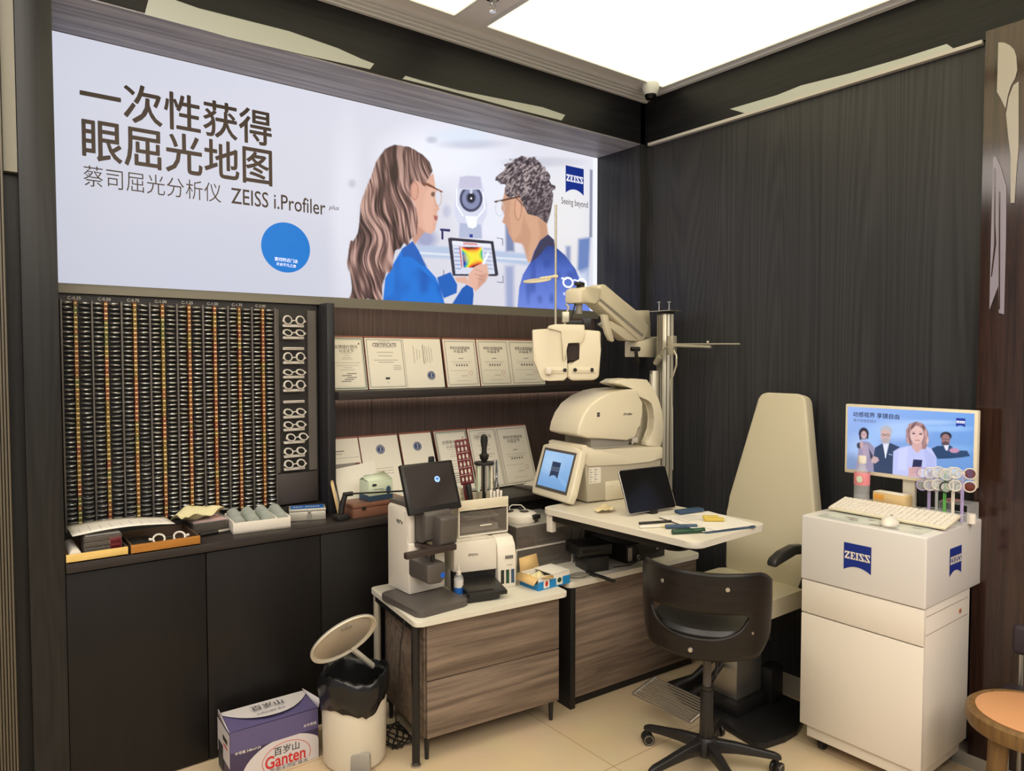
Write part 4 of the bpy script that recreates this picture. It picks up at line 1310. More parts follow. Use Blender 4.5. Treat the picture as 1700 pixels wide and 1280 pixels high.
for k, (a, b) in enumerate(((.10, .335), (.112, .343), (.126, .334), (.140, .338))): g.bb((-.0492, a, b), (-.0482, a + .008, b + (.012, .008, .018, .014)[k]))
g.build('side_mark', M['ink'], t)
g = G(); g.bb((.128, .0, .20), (.155, .08, .36), .008); g.box((.142, -.004, .245), (.02, .012, .02), .004); g.build('paper_door', M['white'], t)

# ------------------------------------------------------------------ printer
RP = rad(-15)
t = thing('printer', 'white ink tank printer with its dark paper tray pulled out', 'printer', (1.712, 2.752, .62), RP)
g = G(); g.bb((.062, 0, .09), (.272, .26, .232), .006); g.bb((.062, .05, .0), (.272, .26, .1), .004); g.build('body', M['white'], t)
g = G(); g.bb((.062, .02, .004), (.272, .05, .09)); g.bb((.062, -.002, .0), (.074, .05, .1), .003); g.build('outlet', M['black'], t)
g = G(); g.prism([(-.012, .0), (-.012, .15), (.0, .20), (.03, .232), (.26, .236), (.26, 0)], .274, .366, 'x', bev=.006); g.build('ink_tank', M['white'], t)
g = G(); g.M = Matrix.Translation((.145, -.02, .05)) @ Matrix.Rotation(rad(6), 4, 'X')
g.bb((-.065, -.14, -.004), (.115, .06, .006), .002); g.bb((-.065, -.145, -.012), (.115, -.13, .006), .003); g.bb((-.06, -.12, .006), (.06, -.04, .010), .002); g.bb((-.08, -.142, -.03), (.08, -.11, -.01), .003); g.build('paper_tray', M['black'], t)
g = G()
for k in range(3): g.bb((.288 + .026 * k, -.0135, .02), (.304 + .026 * k, -.0125, .085), mi=k)
g.build('ink_windows', [M['black'], M['green'], M['dblue']], t)
g = G(); g.bb((.31, -.0135, .135), (.35, -.0125, .152)); 
for k in range(5): g.bb((.311 + .008 * k, -.0137, .137), (.315 + .008 * k, -.0128, .15), mi=1)
g.bb((.32, -.0135, .105), (.346, -.0125, .108)); g.build('status_label', [M['grey2'], M['ink']], t)
g = G(); put_text(g, 'EPSON', (.155, -.0012, .17), (1, 0, 0), (0, 0, 1), width=.045, center=True, bold=.02); g.build('maker_lettering', M['grey'], t)
g = G(); g.bb((.075, .02, .233), (.25, .24, .238), .002); g.bb((.16, .02, .2375), (.24, .06, .2405), .001); g.build('scanner_lid', M['white2'], t)

# ------------------------------------------------------------------ small drawer box and tool tray on the printer
RDW = rad(-8)
o = Vector((1.822, 2.772, .860))
t = thing('drawer_box', 'smoky clear drawer box full of papers standing on the printer', 'drawer box', o, RDW)
g = G(); g.bb((0, 0, 0), (.262, .17, .008), .002); g.bb((0, .16, 0), (.262, .17, .125)); g.bb((0, 0, .008), (.006, .16, .125)); g.bb((.256, 0, .008), (.262, .16, .125)); g.build('casing', M['white'], t)
g = G(); g.bb((.008, -.002, .012), (.254, .004, .118), .002); g.bb((.008, .004, .012), (.012, .155, .11)); g.bb((.25, .004, .012), (.254, .155, .11)); g.build('drawer', M['smoke'], t)
g = G(); g.bb((.11, -.008, .045), (.17, -.002, .051), .001); g.build('handle', M['white2'], t.children[-1])
g = G(); g.box((.09, .08, .085), (.14, .12, .004), rz=.2, ry=.1); g.box((.15, .08, .078), (.16, .12, .003), rz=-.15, ry=-.08); g.box((.12, .08, .03), (.2, .12, .03)); g.build('papers', [M['paper']], t)
g = G(); g.box((.10, .08, .09), (.09, .1, .003), rz=.3, ry=.05); g.build('green_slip', mat('pale_green_slip', lin((120, 170, 140)), .6), t)
o2 = o + Vector((0, 0, .126))
t = thing('tool_tray', 'cream plastic tray on the smoky drawer box holding upright tools', 'tray', o2, RDW)
g = G(); g.bb((-.004, -.006, 0), (.262, .165, .006)); g.bb((-.004, -.006, .006), (.262, .0, .048), .002); g.bb((-.004, .159, .006), (.262, .165, .05), .002); g.bb((-.004, 0, .006), (.002, .159, .045), .002); g.bb((.256, 0, .006), (.262, .159, .034), .002)
g.build('body', M['offw'], t)
g = G(); g.bb((.002, .09, .006), (.075, .155, .085), .003); 
for k in range(3):
    for j in range(2): g.disc((.02 + k * .02, .0898, .04 + j * .022), .004, (0, -1, 0), 12, mi=1)
g.build('peg_block', [M['offw'], M['grey2']], t)
def tt(x, y, z):
    return o2 + Matrix.Rotation(RDW, 3, 'Z') @ Vector((x, y, z))
# maroon paddle with holes
t = thing('occluder_paddle', 'maroon paddle with rows of round holes leaning in the tool tray', 'paddle', tt(.088, .05, .012), RDW + rad(12))
t.rotation_euler = (rad(-4), rad(-8), RDW + rad(-20))
g = G()
W_, H_ = .058, .315
g.bb((-.024, -.004, 0), (.016, .004, .10), .003)
xs_ = (-.030, -.0133, .0, .0133, .030)
g.bb((-.032, -.004, .10), (-.026, .004, H_), .002); g.bb((.026, -.004, .10), (.032, .004, H_), .002); g.bb((-.032, -.004, H_ - .008), (.032, .004, H_), .002); g.bb((-.032, -.004, .10), (.032, .004, .112), .002)
for k in range(6): g.bb((-.03, -.004, .10 + k * .036), (.03, .004, .108 + k * .036), .001)
for x in (-.0095, .0095): g.bb((x - .0025, -.004, .10), (x + .0025, .004, H_), .001)
for k in range(6):
    for x in (-.018, 0, .018): g.torus((x, 0, .126 + .036 * k if k < 5 else .296), .0085, .0028, (0, 1, 0), 16, 6, sx=.9, sy=1.7)
g.build('paddle', M['maroon'], t)
g = G(); g.lathe([(.022, 0), (.022, .012), (.012, .02), (.015, .09), (.012, .1), (0, .1)], (0, -.01, 0), n=18); g.build('cone_foot', M['black'], t)
# screwdriver carousel
t = thing('screwdriver_stand', 'black carousel stand with hanging screwdrivers and a tall black handle', 'tool stand', tt(.178, .085, .007), RDW)
g = G(); g.lathe([(0, 0), (.045, 0), (.045, .01), (.008, .014), (.008, .185), (.048, .188), (.05, .194), (.048, .2), (.012, .2), (.012, .205), (.02, .215), (.024, .235), (.014, .242), (.012, .26), (.018, .30), (.016, .325), (.006, .335), (0, .335)], n=26); g.build('stand', M['black'], t)
for k in range(6):
    a = k * 1.047 + .3
    g = G(); g.cyl((.037 * math.cos(a), .037 * math.sin(a), .06), (.037 * math.cos(a), .037 * math.sin(a), .185), .0062, n=12); g.cyl((.037 * math.cos(a), .037 * math.sin(a), .016), (.037 * math.cos(a), .037 * math.sin(a), .06), .002, n=8, mi=1)
    g.build('screwdriver', [[M['pale_green'], M['steel'], M['offw']][k % 3], M['steel']], t)
for k, (x, lab) in enumerate(((.222, 'shiny steel pliers hanging beside the screwdriver stand'), (.243, 'shiny long-nosed steel pliers at the right of the tool tray'))):
    t = thing('pliers', lab, 'pliers', tt(x, .08, .010), RDW + rad(20))
    g = G()
    for s_ in (-1, 1): g.tube([(s_ * .012, 0, 0), (s_ * .018, 0, .04), (s_ * .008, 0, .09), (0, 0, .12), (-s_ * .004, 0, .15), (-s_ * .002, 0, .2)], [.004, .005, .004, .006, .004, .002], 8)
    g.sph((0, 0, .12), (.008, .006, .008), 12); g.build('jaws_and_grips', M['chrome'], t)
for k in range(4):
    x = .185 + k * .018
    g = G(); g.cyl((0, 0, 0), (0, 0, .07 - .006 * (k % 2)), .0065, n=14, bev=.001)
    tag(g.build('white_tube', M['white2'], None, tt(x, .028, .008)), 'short white plastic tube in the tool tray, %s from the left' % ['first', 'second', 'third', 'fourth'][k], 'tube', 'white tubes in the tool tray')

# ------------------------------------------------------------------ large clear drawers with the round marker on top
o = Vector((2.175, 2.79, .62))
t = thing('drawer_unit', 'wide smoky clear two-drawer unit standing across both desks', 'drawer unit', o, rad(-3))
g = G(); g.bb((0, 0, 0), (.36, .28, .008), .002); g.bb((0, 0, .115), (.36, .28, .124), .002); g.bb((0, .27, 0), (.36, .28, .235)); g.bb((-.004, -.004, .0), (.002, .28, .125)); g.bb((.354, -.004, 0), (.364, .02, .05), .004); g.build('frame', M['white'], t)
g = G(); g.bb((.0, -.002, .126), (.36, .004, .235), .002); g.bb((.354, 0, .126), (.36, .28, .235)); g.bb((0, 0, .126), (.006, .28, .235)); g.build('upper_drawer', M['smoke'], t)
g = G(); g.bb((.0, -.002, .232), (.36, .28, .239), .003); g.bb((.2, 0, .2), (.356, .27, .232)); g.build('lid', mat('frosted_plastic', lin((178, 174, 164)), .3, alpha=.85), t)
g = G(); g.bb((.006, -.002, .01), (.352, .004, .113), .002); g.bb((.348, 0, .01), (.354, .27, .113)); g.bb((.006, 0, .01), (.01, .27, .113)); g.build('lower_drawer', M['smoke'], t)
g = G(); g.box((.18, .14, .14), (.3, .22, .02)); g.box((.17, .15, .03), (.28, .2, .03)); g.build('contents', M['grey2'], t)
g = G(); g.bb((.03, .01, .128), (.12, .06, .165)); g.build('dark_contents', M['maroon'], t)
t = thing('lens_marker', 'round white lens blocking device lying on the clear drawer unit', 'lens blocker', (2.272, 2.885, .8595), rad(-10))
g = G(); g.lathe([(0, 0), (.085, 0), (.092, .012), (.09, .035), (.075, .046), (0, .048)], n=36); g.bb((-.08, .02, .0), (.02, .12, .03), .006); g.build('body', M['white2'], t)
g = G(); g.disc((.02, -.01, .047), .024, (0, 0, 1), 24, th=.003); g.box((-.045, .02, .05), (.035, .02, .01), .003, rz=.4); g.box((.03, .045, .052), (.03, .014, .012), .003); g.box((.05, -.075, .03), (.05, .03, .022), .004, rz=.3); g.cyl((.05, -.085, .01), (.05, -.085, .022), .01, n=14); g.build('controls', M['black'], t)
g = G(); g.tube([(-.03, .05, .045), (-.03, .06, .062), (.0, .085, .066), (.05, .08, .062), (.06, .05, .046)], .003); g.build('wire_loop', M['white2'], t)

# ------------------------------------------------------------------ bottle, open carton, mesh strainer on the desk edge
t = thing('eye_drop_bottle', 'small white plastic bottle with blue label beside the lens meter base', 'bottle', (1.768, 2.69, .62), 0)
g = G(); g.lathe([(0, 0), (.019, 0), (.021, .006), (.021, .088), (.014, .1), (.010, .104), (0, .104)], n=24); g.build('body', M['clear'], t)
g = G(); g.lathe([(.0214, .012), (.0214, .08)], n=24); g.build('label', M['paper'], t)
g = G(); g.lathe([(.0217, .014), (.0217, .045)], n=24); g.build('blue_band', M['bluelabel'], t)
g = G(); g.lathe([(.011, .1), (.011, .115), (.007, .118), (.005, .145), (0, .147)], n=18); g.build('cap', M['white2'], t)
c0 = Vector((2.098, 2.525, .62))
t = thing('tissue_box', 'opened blue and white patterned cardboard box with crumpled tissue', 'box', c0, rad(2))
g = G(); g.bb((0, 0, 0), (.20, .13, .004)); g.bb((0, 0, .004), (.20, .003, .062)); g.bb((0, .127, .004), (.20, .13, .062)); g.bb((.197, .003, .004), (.20, .127, .062)); g.bb((.09, .0, .06), (.20, .13, .064)); g.build('walls', M['paper'], t)
g = G(); g.bb((-.001, -.001, .0), (.201, .0, .040)); g.bb((.2, 0, 0), (.2012, .13, .04)); g.bb((-.0012, .0, .0), (.0, .13, .03))
g.bb((.032, -.002, .006), (.068, -.001, .052), mi=1); g.bb((.112, -.002, .006), (.152, -.001, .05), mi=1); g.sph((.05, -.0022, .026), (.009, .0006, .014), 12, mi=2); g.sph((.132, -.0022, .028), (.014, .0006, .012), 12, mi=3); g.build('printed_band', [M['cblue'], M['paperw'], M['red'], M['green']], t)
g = G(); g.poly([(-.0, .0, .062), (-.03, .0, .03), (-.034, .13, .035), (0, .13, .062)]); g.poly([(0.0, .13, .062), (.01, .15, .12), (.12, .15, .125), (.12, .13, .062)]); g.poly([(.01, 0, .06), (.03, -.03, .066), (.08, -.02, .05), (.09, 0, .06)]); g.build('flaps', M['card'], t, solid=.0015)
rn = random.Random(9)
hz = [[rn.uniform(0, 1) for _ in range(9)] for _ in range(9)]
g = G(); g.grid(lambda u, v: (.004 + u * .10, .01 + v * .11, .03 + .03 * hz[int(u * 8)][int(v * 8)]), 8, 8); o_ = g.build('tissue', M['yellow'], t, sharp=3, solid=.001); m_ = o_.modifiers.new('s', 'SUBSURF'); m_.levels = m_.render_levels = 2
t = thing('mesh_ladle', 'small grey wire mesh scoop with black handle lying across the desk edge', 'scoop', (2.40, 2.575, .622), rad(4))
g = G(); g.torus((0, 0, .008), .055, .003, (0, .15, 1), 24, 6, sy=.75)
for k in range(-4, 5):
    q = math.sqrt(max(0, 1 - (k / 5) ** 2))
    g.tube([(k * .011, -.041 * q, .006), (k * .011, 0, -.0), (k * .011, .041 * q, .008)], .0012, 5); g.tube([(-.055 * q, k * .0082, .008), (0, k * .0082, -.0005), (.055 * q, k * .0082, .008)], .0012, 5)
g.build('mesh', M['grey2'], t)
g = G(); g.box((.045, -.10, .012), (.018, .19, .014), .004, rz=rad(-4)); g.build('handle', M['black'], t)
g = G(); g.box((.041, -.16, .0195), (.006, .04, .002), rz=rad(-4)); g.build('handle_inset', M['steel'], t.children[-1])

# ------------------------------------------------------------------ floor things at the left
t = thing('water_carton', 'violet and white cardboard carton of bottled water on the floor by the cabinets', 'carton', (.815, 2.888, 0), rad(-2))
w, d, h = .362, .185, .215
g = G(); g.bb((0, 0, 0), (w, d, h), .004); g.build('body', M['purpled'], t)
g = G(); g.grid(lambda u, v: (.002 + u * (w - .004), -.0008 - .002 * math.sin(u * 3.1) , h * (.60 + .395 * v)), 8, 2); g.poly([(.0, 0, h + .001), (w, 0, h + .001), (w, d, h + .001), (0, d, h + .001)]); g.build('violet_top', M['purple'], t)
n = 20
g = G(); P = [(.012, d - .002, h + .004)] + [(w * .98 * k / n + .01, .02 + (d - .05) * abs(2 * k / n - 1) ** 2.2, h + .004 + .012 * math.sin(3.1416 * k / n)) for k in range(n + 1)] + [(w - .004, d - .002, h + .004)]
g.poly(P); g.build('white_swoosh', M['cartonw'], t)
g = G(); P = [(.055 + .0, -.0016, .002)]
P = [(.225 + .185 * math.cos(a), -.0016, .0 + .135 * math.sin(a)) for a in [math.pi * k / 24 for k in range(25)]]
P = [(min(max(x, .001), w - .001), y, max(z, .001)) for x, y, z in P]
g.poly(P); g.build('pale_oval', M['cartonw'], t)
g = G(); g.tube([(.225 + .10 * math.cos(a), -.002, .045 + .068 * math.sin(a)) for a in [math.pi * (k - 3) / 24 for k in range(31)]], .0012, 5); g.build('arch_line', M['red'], t)
g = G(); put_text(g, '百岁山', (.225, -.0024, .083), (1, 0, 0), (0, 0, 1), width=.105, center=True, bold=.012); g.build('name_lettering', M['ink'], t)
g = G(); put_text(g, '饮用天然矿泉水', (.235, -.0024, .008), (1, 0, 0), (0, 0, 1), width=.16, center=True); g.build('front_lettering', M['ink'], t)
g = G(); put_text(g, 'Ganten', (.22, -.0026, .045), (1, 0, 0), (0, 0, 1), width=.165, height=.05, center=True, bold=.02); g.build('red_lettering', M['red'], t)
g = G(); put_text(g, '中号箱 348ml×24', (.02, -.0022, .118), (1, 0, 0), (0, 0, 1), width=.10, bold=.01); put_text(g, '水中贵族', (w - .065, -.0022, .148), (1, 0, 0), (0, 0, 1), width=.055, bold=.01); g.build('white_lettering', M['paper'], t)
g = G(); put_text(g, '百岁山', (w * .50, d * .60, h + .0185), (1, 0, 0), (0, 1, 0), width=.13, center=True, bold=.012); put_text(g, '天然饮用矿泉水', (w * .5, d * .30, h + .0185), (1, 0, 0), (0, 1, 0), width=.12, center=True); g.build('top_lettering', M['ink'], t)
g = G(); g.bb((-.0014, .0, .07), (-.0006, d, h - .01)); g.bb((-.0018, .03, .15), (-.0014, .10, .17), mi=1); g.bb((-.0018, .03, .13), (-.0014, .09, .138), mi=2); g.bb((-.0018, .1, .02), (-.0008, d - .01, .12), mi=1); g.build('side_print', [M['cartonw'], M['ink'], M['red']], t)
g = G(); g.poly([(w, .0, h), (w + .012, .01, h + .03), (w - .01, d * .9, h + .022), (w, d, h)]); g.build('torn_flap', M['cartonw'], t, solid=.002)
g = G(); g.poly([(0, 0, h), (-.006, .02, h + .016), (-.002, d * .9, h + .03), (0, d, h)]); g.build('torn_flap', M['cartonw'], t, solid=.002)

BC = Vector((1.295, 2.775, 0))
t = thing('pedal_bin', 'cream pedal bin with open lid and black liner between water carton and desk', 'bin', BC, rad(-38))
g = G(); g.lathe([(0, .006), (.122, .006), (.13, .02), (.136, .325), (.13, .327), (.125, .03), (0, .03)], n=48); g.build('body', M['bin'], t)
g = G(); g.box((.05, -.118, .045), (.085, .03, .09), .012); g.build('pedal_recess', M['grey2'], t)
g = G(); g.box((.05, -.142, .016), (.075, .06, .014), .006); g.build('pedal', M['grey2'], t)
rn = random.Random(4)
prof = [(.132, .275), (.142, .28), (.146, .31), (.149, .35), (.145, .382), (.135, .388), (.124, .355), (.118, .30), (.1, .2), (0, .15)]
tb = G(); tb.lathe(prof, n=56)
for v in tb.b.verts:
    a = math.atan2(v.co.y, v.co.x); r_ = math.hypot(v.co.x, v.co.y)
    if r_ > .09:
        k_ = 1 + .018 * math.sin(a * 9 + v.co.z * 40) + rn.uniform(-.014, .014)
        v.co.x *= k_; v.co.y *= k_; v.co.z += .016 * math.sin(a * 3 + 1.2) + rn.uniform(-.006, .006) - (.028 if v.co.z < .29 and -2.6 < a < -.6 else 0)
tb.build('liner', M['bag'], t, sharp=2)
# lid thrown open at the back
cl = atd(2.93, 571, 1060)
nrm = (-_fw * .52 + (_rt * .66 - _up * .74) * .854).normalized()
loc_n = Matrix.Rotation(rad(38), 3, 'Z') @ nrm
q = loc_n.to_track_quat('Z', 'Y').to_matrix().to_4x4()
lc = Matrix.Rotation(rad(38), 3, 'Z') @ (cl - BC)
g = G(); g.lathe([(0, -.024), (.09, -.022), (.133, -.008), (.144, .0), (.144, .008), (.138, .008), (.128, -.002), (.1, -.008), (0, -.012)], lc, 44, M=q); lid = g.build('lid', M['bin'], t)
g = G(); g.torus(lc, .141, .0045, loc_n, 44, 8); g.build('lid_rim', M['grey2'], lid)
g = G(); g.lathe([(.124, -.001), (.118, .003), (0, -.004)], lc, 40, M=q); g.build('lid_lining', mat('lid_lining_grey', lin((178, 168, 154)), .35), lid)
# two arms from the lid down to the rear of the body, and the clasp inside
fx = Matrix.Rotation(rad(38), 3, 'Z') @ (_rt * .74 + _up * .66)
hb = Vector((.06, .115, .345))
g = G(); g.tube([lc - loc_n * .03, lc - loc_n * .075 - Vector((0, 0, .05)), hb], [.012, .012, .012], 8); g.build('hinge_arm', M['bin'], t)
dv = _rt * .022 + _up * .066
dv = dv - _fw * (dv.dot(nrm) / _fw.dot(nrm))
g = G(); g.M = Matrix.Translation(lc + Matrix.Rotation(rad(38), 3, 'Z') @ dv) @ q
g.box((0, 0, .002), (.05, .018, .012), .003); g.box((.0, .012, .004), (.018, .014, .016), .003); g.build('clasp', M['grey2'], lid)
# power leads
g = G(); g.tube([d1(-.008, .10, .60), d1(-.03, .09, .5), d1(-.02, .13, .36), d1(-.01, .2, .2), d1(.02, .26, .05), d1(.0, .2, .006), d1(-.05, .3, .006)], .0035, 8)
tag(g.build('power_lead', M['black']), 'thin black power lead hanging down the left end of the front desk', 'cable')
rn = random.Random(6)
g = G()
pts = []
for k in range(60):
    a = k * .55
    pts.append(d1(.03 + .055 * math.cos(a) + .01 * rn.uniform(-1, 1), .30 + .10 * math.sin(a * .8), .006 + .012 * abs(math.sin(k * .7))))
g.tube(pts, .0032, 6)
tag(g.build('cable_tangle', M['black']), 'tangle of black leads on the floor beside the pedal bin', 'cable')
g = G(); c_ = d1(.50, .33)
g.tube([c_ + Vector((.20 * math.cos(a), .11 * math.sin(a), .005 + .006 * (k > 40))) for k, a in [(k, k * .157) for k in range(75)]], .003, 6)
tag(g.build('cable_loop', M['grey']), 'loop of grey cable on the floor under the oak drawers', 'cable')
# ------------------------------------------------------------------ rear desk and what stands on it
R2 = rad(-3)
D2 = Vector((2.30, 2.525, 0))
def d2(x, y, z=0):
    return D2 + Matrix.Rotation(R2, 3, 'Z') @ Vector((x, y, z))
t = thing('desk', 'low white-topped desk with dark oak front panel, behind the swivel chair', 'desk', D2, R2)
g = G(); g.prism(rrect(-.01, .925, 0, .57, .03), .592, .62, bev=.002); g.build('tabletop', M['top'], t)
g = G(); g.bb((0, .0, 0), (.03, .5, .592), .002); g.build('side_panel', M['blackm'], t)
g = G(); g.bb((.032, .012, .045), (.90, .034, .590), .0015); g.build('front_panel', M['oak'], t)
g = G(); g.bb((.03, .03, 0), (.89, .06, .06)); g.bb((.87, .04, .06), (.90, .5, .592)); g.build('plinth', M['blackm'], t)
t = thing('computer', 'black small desktop computer lying flat on the rear desk under the instrument table', 'computer', d2(.435, .075, .62), rad(-4))
g = G(); g.bb((0, 0, .004), (.28, .30, .095), .004); g.build('case', M['black'], t)
g = G(); g.bb((.012, -.004, .01), (.27, .001, .09), .002); g.bb((.20, -.006, .03), (.25, -.003, .07), .002); g.build('front_bezel', M['blackm'], t)
g = G(); g.bb((.006, -.0055, .015), (.035, -.003, .085), .001); g.build('front_label', M['grey2'], t)
g = G(); g.bb((.21, -.007, .05), (.225, -.005, .075)); g.bb((.07, -.006, .012), (.09, -.004, .04)); g.build('front_marks', M['grey2'], t)
g = G(); g.tube([(.06, -.008, .095), (.075, -.016, .07), (.08, -.018, .04), (.06, -.016, .012), (.0, -.03, .004), (-.1, -.01, .004)], .003, 6); g.build('lead', M['black'], t)
t = thing('adapter_box', 'black box under another black box on the rear desk', 'box', d2(.17, .07, .62), rad(-14))
g = G(); g.bb((0, 0, 0), (.12, .14, .075), .004); g.build('case', M['black'], t)
t = thing('router', 'flat black box stacked on top of a smaller black box on the rear desk', 'box', d2(.135, .10, .696), rad(-16))
g = G(); g.bb((0, 0, 0), (.19, .16, .055), .006); g.build('case', M['black'], t)
g = G(); g.bb((.02, -.001, .02), (.16, .0, .035)); g.build('front_strip', M['blackg'], t)
t = thing('power_unit', 'pale upright box with a hanging lead behind the black boxes', 'power unit', d2(.39, .44, .62), rad(-3))
g = G(); g.bb((-.045, -.02, 0), (.055, .04, .17), .004); g.build('case', M['grey2'], t)
g = G(); g.tube([(.01, -.022, .17), (.02, -.03, .12), (.01, -.025, .06), (0, -.03, .0)], .002, 6); g.build('lead', M['black'], t)

# ------------------------------------------------------------------ instrument table
TX0, TX1, TY0, TY1, TZ = 2.315, 2.86, 1.835, 2.755, .95
t = thing('instrument_table', 'long white instrument table top on a dark frame reaching in front of the patient chair', 'table', ((TX0 + TX1) / 2, (TY0 + TY1) / 2, 0), rad(3))
w, d = (TX1 - TX0) / 2, (TY1 - TY0) / 2
g = G(); g.prism(rrect(-w, w, -d, d, .05), TZ - .028, TZ, bev=.002); g.build('tabletop', M['table'], t)
g = G(); g.prism(rrect(-w + .018, w - .03, -d + .10, d - .03, .05), TZ - .062, TZ - .028, bev=.003); g.build('under_frame', M['shell'], t)
g = G(); g.bb((-w + .02, d - .06, TZ - .12), (-w + .05, d - .02, TZ - .028), .003); g.build('side_bracket', M['white'], t)
g = G(); g.tube([(.05, .1, TZ - .091), (.40, .36, TZ - .091), (.70, .505, TZ - .091)], .028, 12); g.build('swing_arm', M['grey2'], t)

# ------------------------------------------------------------------ wavefront analyser
RV = rad(-6)
P0 = Vector((2.556, 2.66, TZ))
t = thing('eye_analyser', 'large ivory eye analyser with rounded hood, blue touch screen and forehead arch', 'eye analyser', P0, RV)
ux, uy = Vector((math.cos(RV), math.sin(RV), 0)), Vector((-math.sin(RV), math.cos(RV), 0))
def side(zx, zy):
    """near side of the analyser: enlargement coordinates -> (along, height)"""
    q = atp(P0, uy, 860 + zx / 3.555, 600 + zy / 3.555) - P0
    return (q.dot(ux), max(q.z, .004))
BW = .29
hood = [side(*q) for q in [(352, 435), (362, 380), (385, 320), (425, 260), (490, 210), (560, 182), (630, 168), (700, 162), (716, 195), (725, 250), (741, 282), (737, 330), (713, 368), (712, 405), (700, 436), (688, 456), (640, 464), (420, 456)]]
g = G(); g.prism(hood, .0, BW - .03, 'y', bev=.03, seg=4); g.build('hood', M['offw'], t, sharp=.9)
base = [side(*q) for q in [(392, 500), (440, 520), (660, 506), (846, 500), (846, 585), (835, 600), (832, 760), (826, 800), (620, 828), (410, 834), (402, 700), (388, 560)]]
g = G(); g.prism(base, .0, BW, 'y', bev=.008); g.build('lower_body', mat('warm_grey_plastic', lin((186, 176, 156)), .45), t)
band = [side(*q) for q in [(372, 500), (400, 492), (440, 528), (660, 512), (850, 504), (850, 574), (780, 590), (640, 606), (410, 622), (385, 600)]]
g = G(); g.prism(band, -.008, BW + .006, 'y', bev=.008); g.build('shoulder_band', M['offw'], t)
x0, z0 = side(445, 520); x1, z1 = side(670, 455)
g = G(); g.bb((x0, .02, z0 - .005), (x1 + .0, BW - .04, z1 + .02), .004); g.bb((x0 - .02, -.0, z0 - .006), (x1 + .01, BW - .02, z0 + .006), .003); g.build('slide', M['grey2'], t)
xa, za = side(415, 622); xb, zb_ = side(488, 715)
g = G(); g.bb((xa + .004, -.0012, zb_), (xb, -.0002, za - .006)); 
for k in range(6):
    for j in range(2):
        g.bb((xa + .008 + .03 * j, -.0016, za - .02 - .0125 * k), (xa + .008 + .03 * j + .010 + .008 * ((k + j) % 2), -.0011, za - .016 - .0125 * k), mi=1)
g.build('rating_label', [M['paperw'], M['inkg']], t)
xa, za = side(515, 710); xb, zb_ = side(600, 825)
g = G(); g.bb((xa, -.002, zb_), (xb + .05, .0, za), .001); g.bb((xa + .006, -.0035, za - .03), (xa + .05, -.001, za - .02), .001); g.build('hatch', M['offw'], t)
# brand mark and lettering on the hood
xa, za = side(474, 314)
g = G(); g.bb((xa - .009, -.0012, za + .001), (xa + .009, -.0002, za + .011)); g.bb((xa - .009, -.0012, za - .011), (xa + .009, -.0002, za - .001)); g.build('hood_mark', M['ink'], t)
xa, za = side(648, 310)
g = G(); put_text(g, 'i.Profiler', (xa, -.0012, za), (1, 0, 0), (0, 0, 1), width=.062, center=True, bold=.015); g.build('hood_lettering', M['ink'], t)
# forehead and chin arch at the patient's end
arch_o = [side(*q) for q in [(580, 128), (620, 106), (700, 102), (768, 108), (806, 165), (836, 230), (858, 300), (866, 380), (858, 450), (848, 505), (764, 500), (766, 470), (790, 440), (806, 400), (812, 340), (808, 290), (796, 245), (770, 222), (716, 214), (690, 160), (600, 138)]]
g = G(); g.prism(arch_o, .005, .055, 'y', bev=.006); g.build('arch_post', M['offw'], t)
g = G(); g.prism(arch_o, .115, .15, 'y', bev=.006); g.build('arch_post', M['offw'], t)
top = [side(*q) for q in [(584, 127), (622, 106), (768, 108), (806, 165), (812, 190), (790, 190), (752, 140), (690, 136), (600, 136)]]
g = G(); g.prism(top, .05, .12, 'y', bev=.003); g.build('arch_top', M['offw'], t)
xa, za = side(755, 470)
g = G(); g.bb((xa - .02, .08, za - .02), (xa + .02, .2, za + .012), .01); g.bb((xa - .055, .05, za - .02), (xa - .045, .06, za + .05), .002); g.build('chin_rest', M['white2'], t)
xa, za = side(480, 845)
g = G(); g.bb((xa - .02, .02, 0), (xa + .22, BW - .03, .012), .003); g.build('foot', M['black'], t)
# touch screen
sm = Matrix.Translation((-.098, .150, .152)) @ Matrix.Rotation(rad(17), 4, 'Y')
g = G(); g.M = sm
def scr(y, z, k=0):
    return (y, z)
outl = [(-.172, .125), (-.10, .143), (.10, .143), (.172, .125), (.178, -.10), (.165, -.145), (-.165, -.145), (-.178, -.10)]
g.prism(outl, -.016, .03, 'x', bev=.010, seg=3); sc_ = g.build('screen_housing', M['offw'], t)
g = G(); g.M = sm; g.bb((-.0185, -.142, -.108), (-.0155, .142, .112), .001); g.build('screen_bezel', M['grey'], sc_)
nu, nv = 40, 30
UU, VV = np.meshgrid(np.linspace(0, 1, nu), np.linspace(0, 1, nv), indexing='ij')
p = Paint(UU, VV)
p.C[:] = np.array(lin((150, 186, 224))) * (1 - VV[..., None]) + np.array(lin((104, 150, 200))) * VV[..., None]
p.ell((.3, .35), (.35, .25), (176, 204, 230), 1, .5); p.line([(0, .3), (.5, .55), (1, .85)], .06, (140, 182, 226), .6, .08)
P3 = np.zeros((nu, nv, 3))
for i in range(nu):
    for j in range(nv):
        v_ = sm @ Vector((-.0190, .128 - .256 * i / (nu - 1), .098 - .19 * j / (nv - 1)))
        P3[i, j] = v_
p.mesh(P3, 'display', M['print'], sc_)
mx_ = sm.to_3x3()
emblem(sc_, sm @ Vector((-.0195, 0, .004)), mx_ @ Vector((0, -1, 0)), mx_ @ Vector((0, 0, 1)), .075, .085, mat('screen_emblem', lin((40, 62, 110)), .4), mat('screen_emblem_letters', lin((120, 140, 180)), .4), .0006)
g = G(); g.M = sm; g.bb((.03, -.06, -.10), (.11, .10, .05), .01); g.build('screen_neck', M['offw'], t)

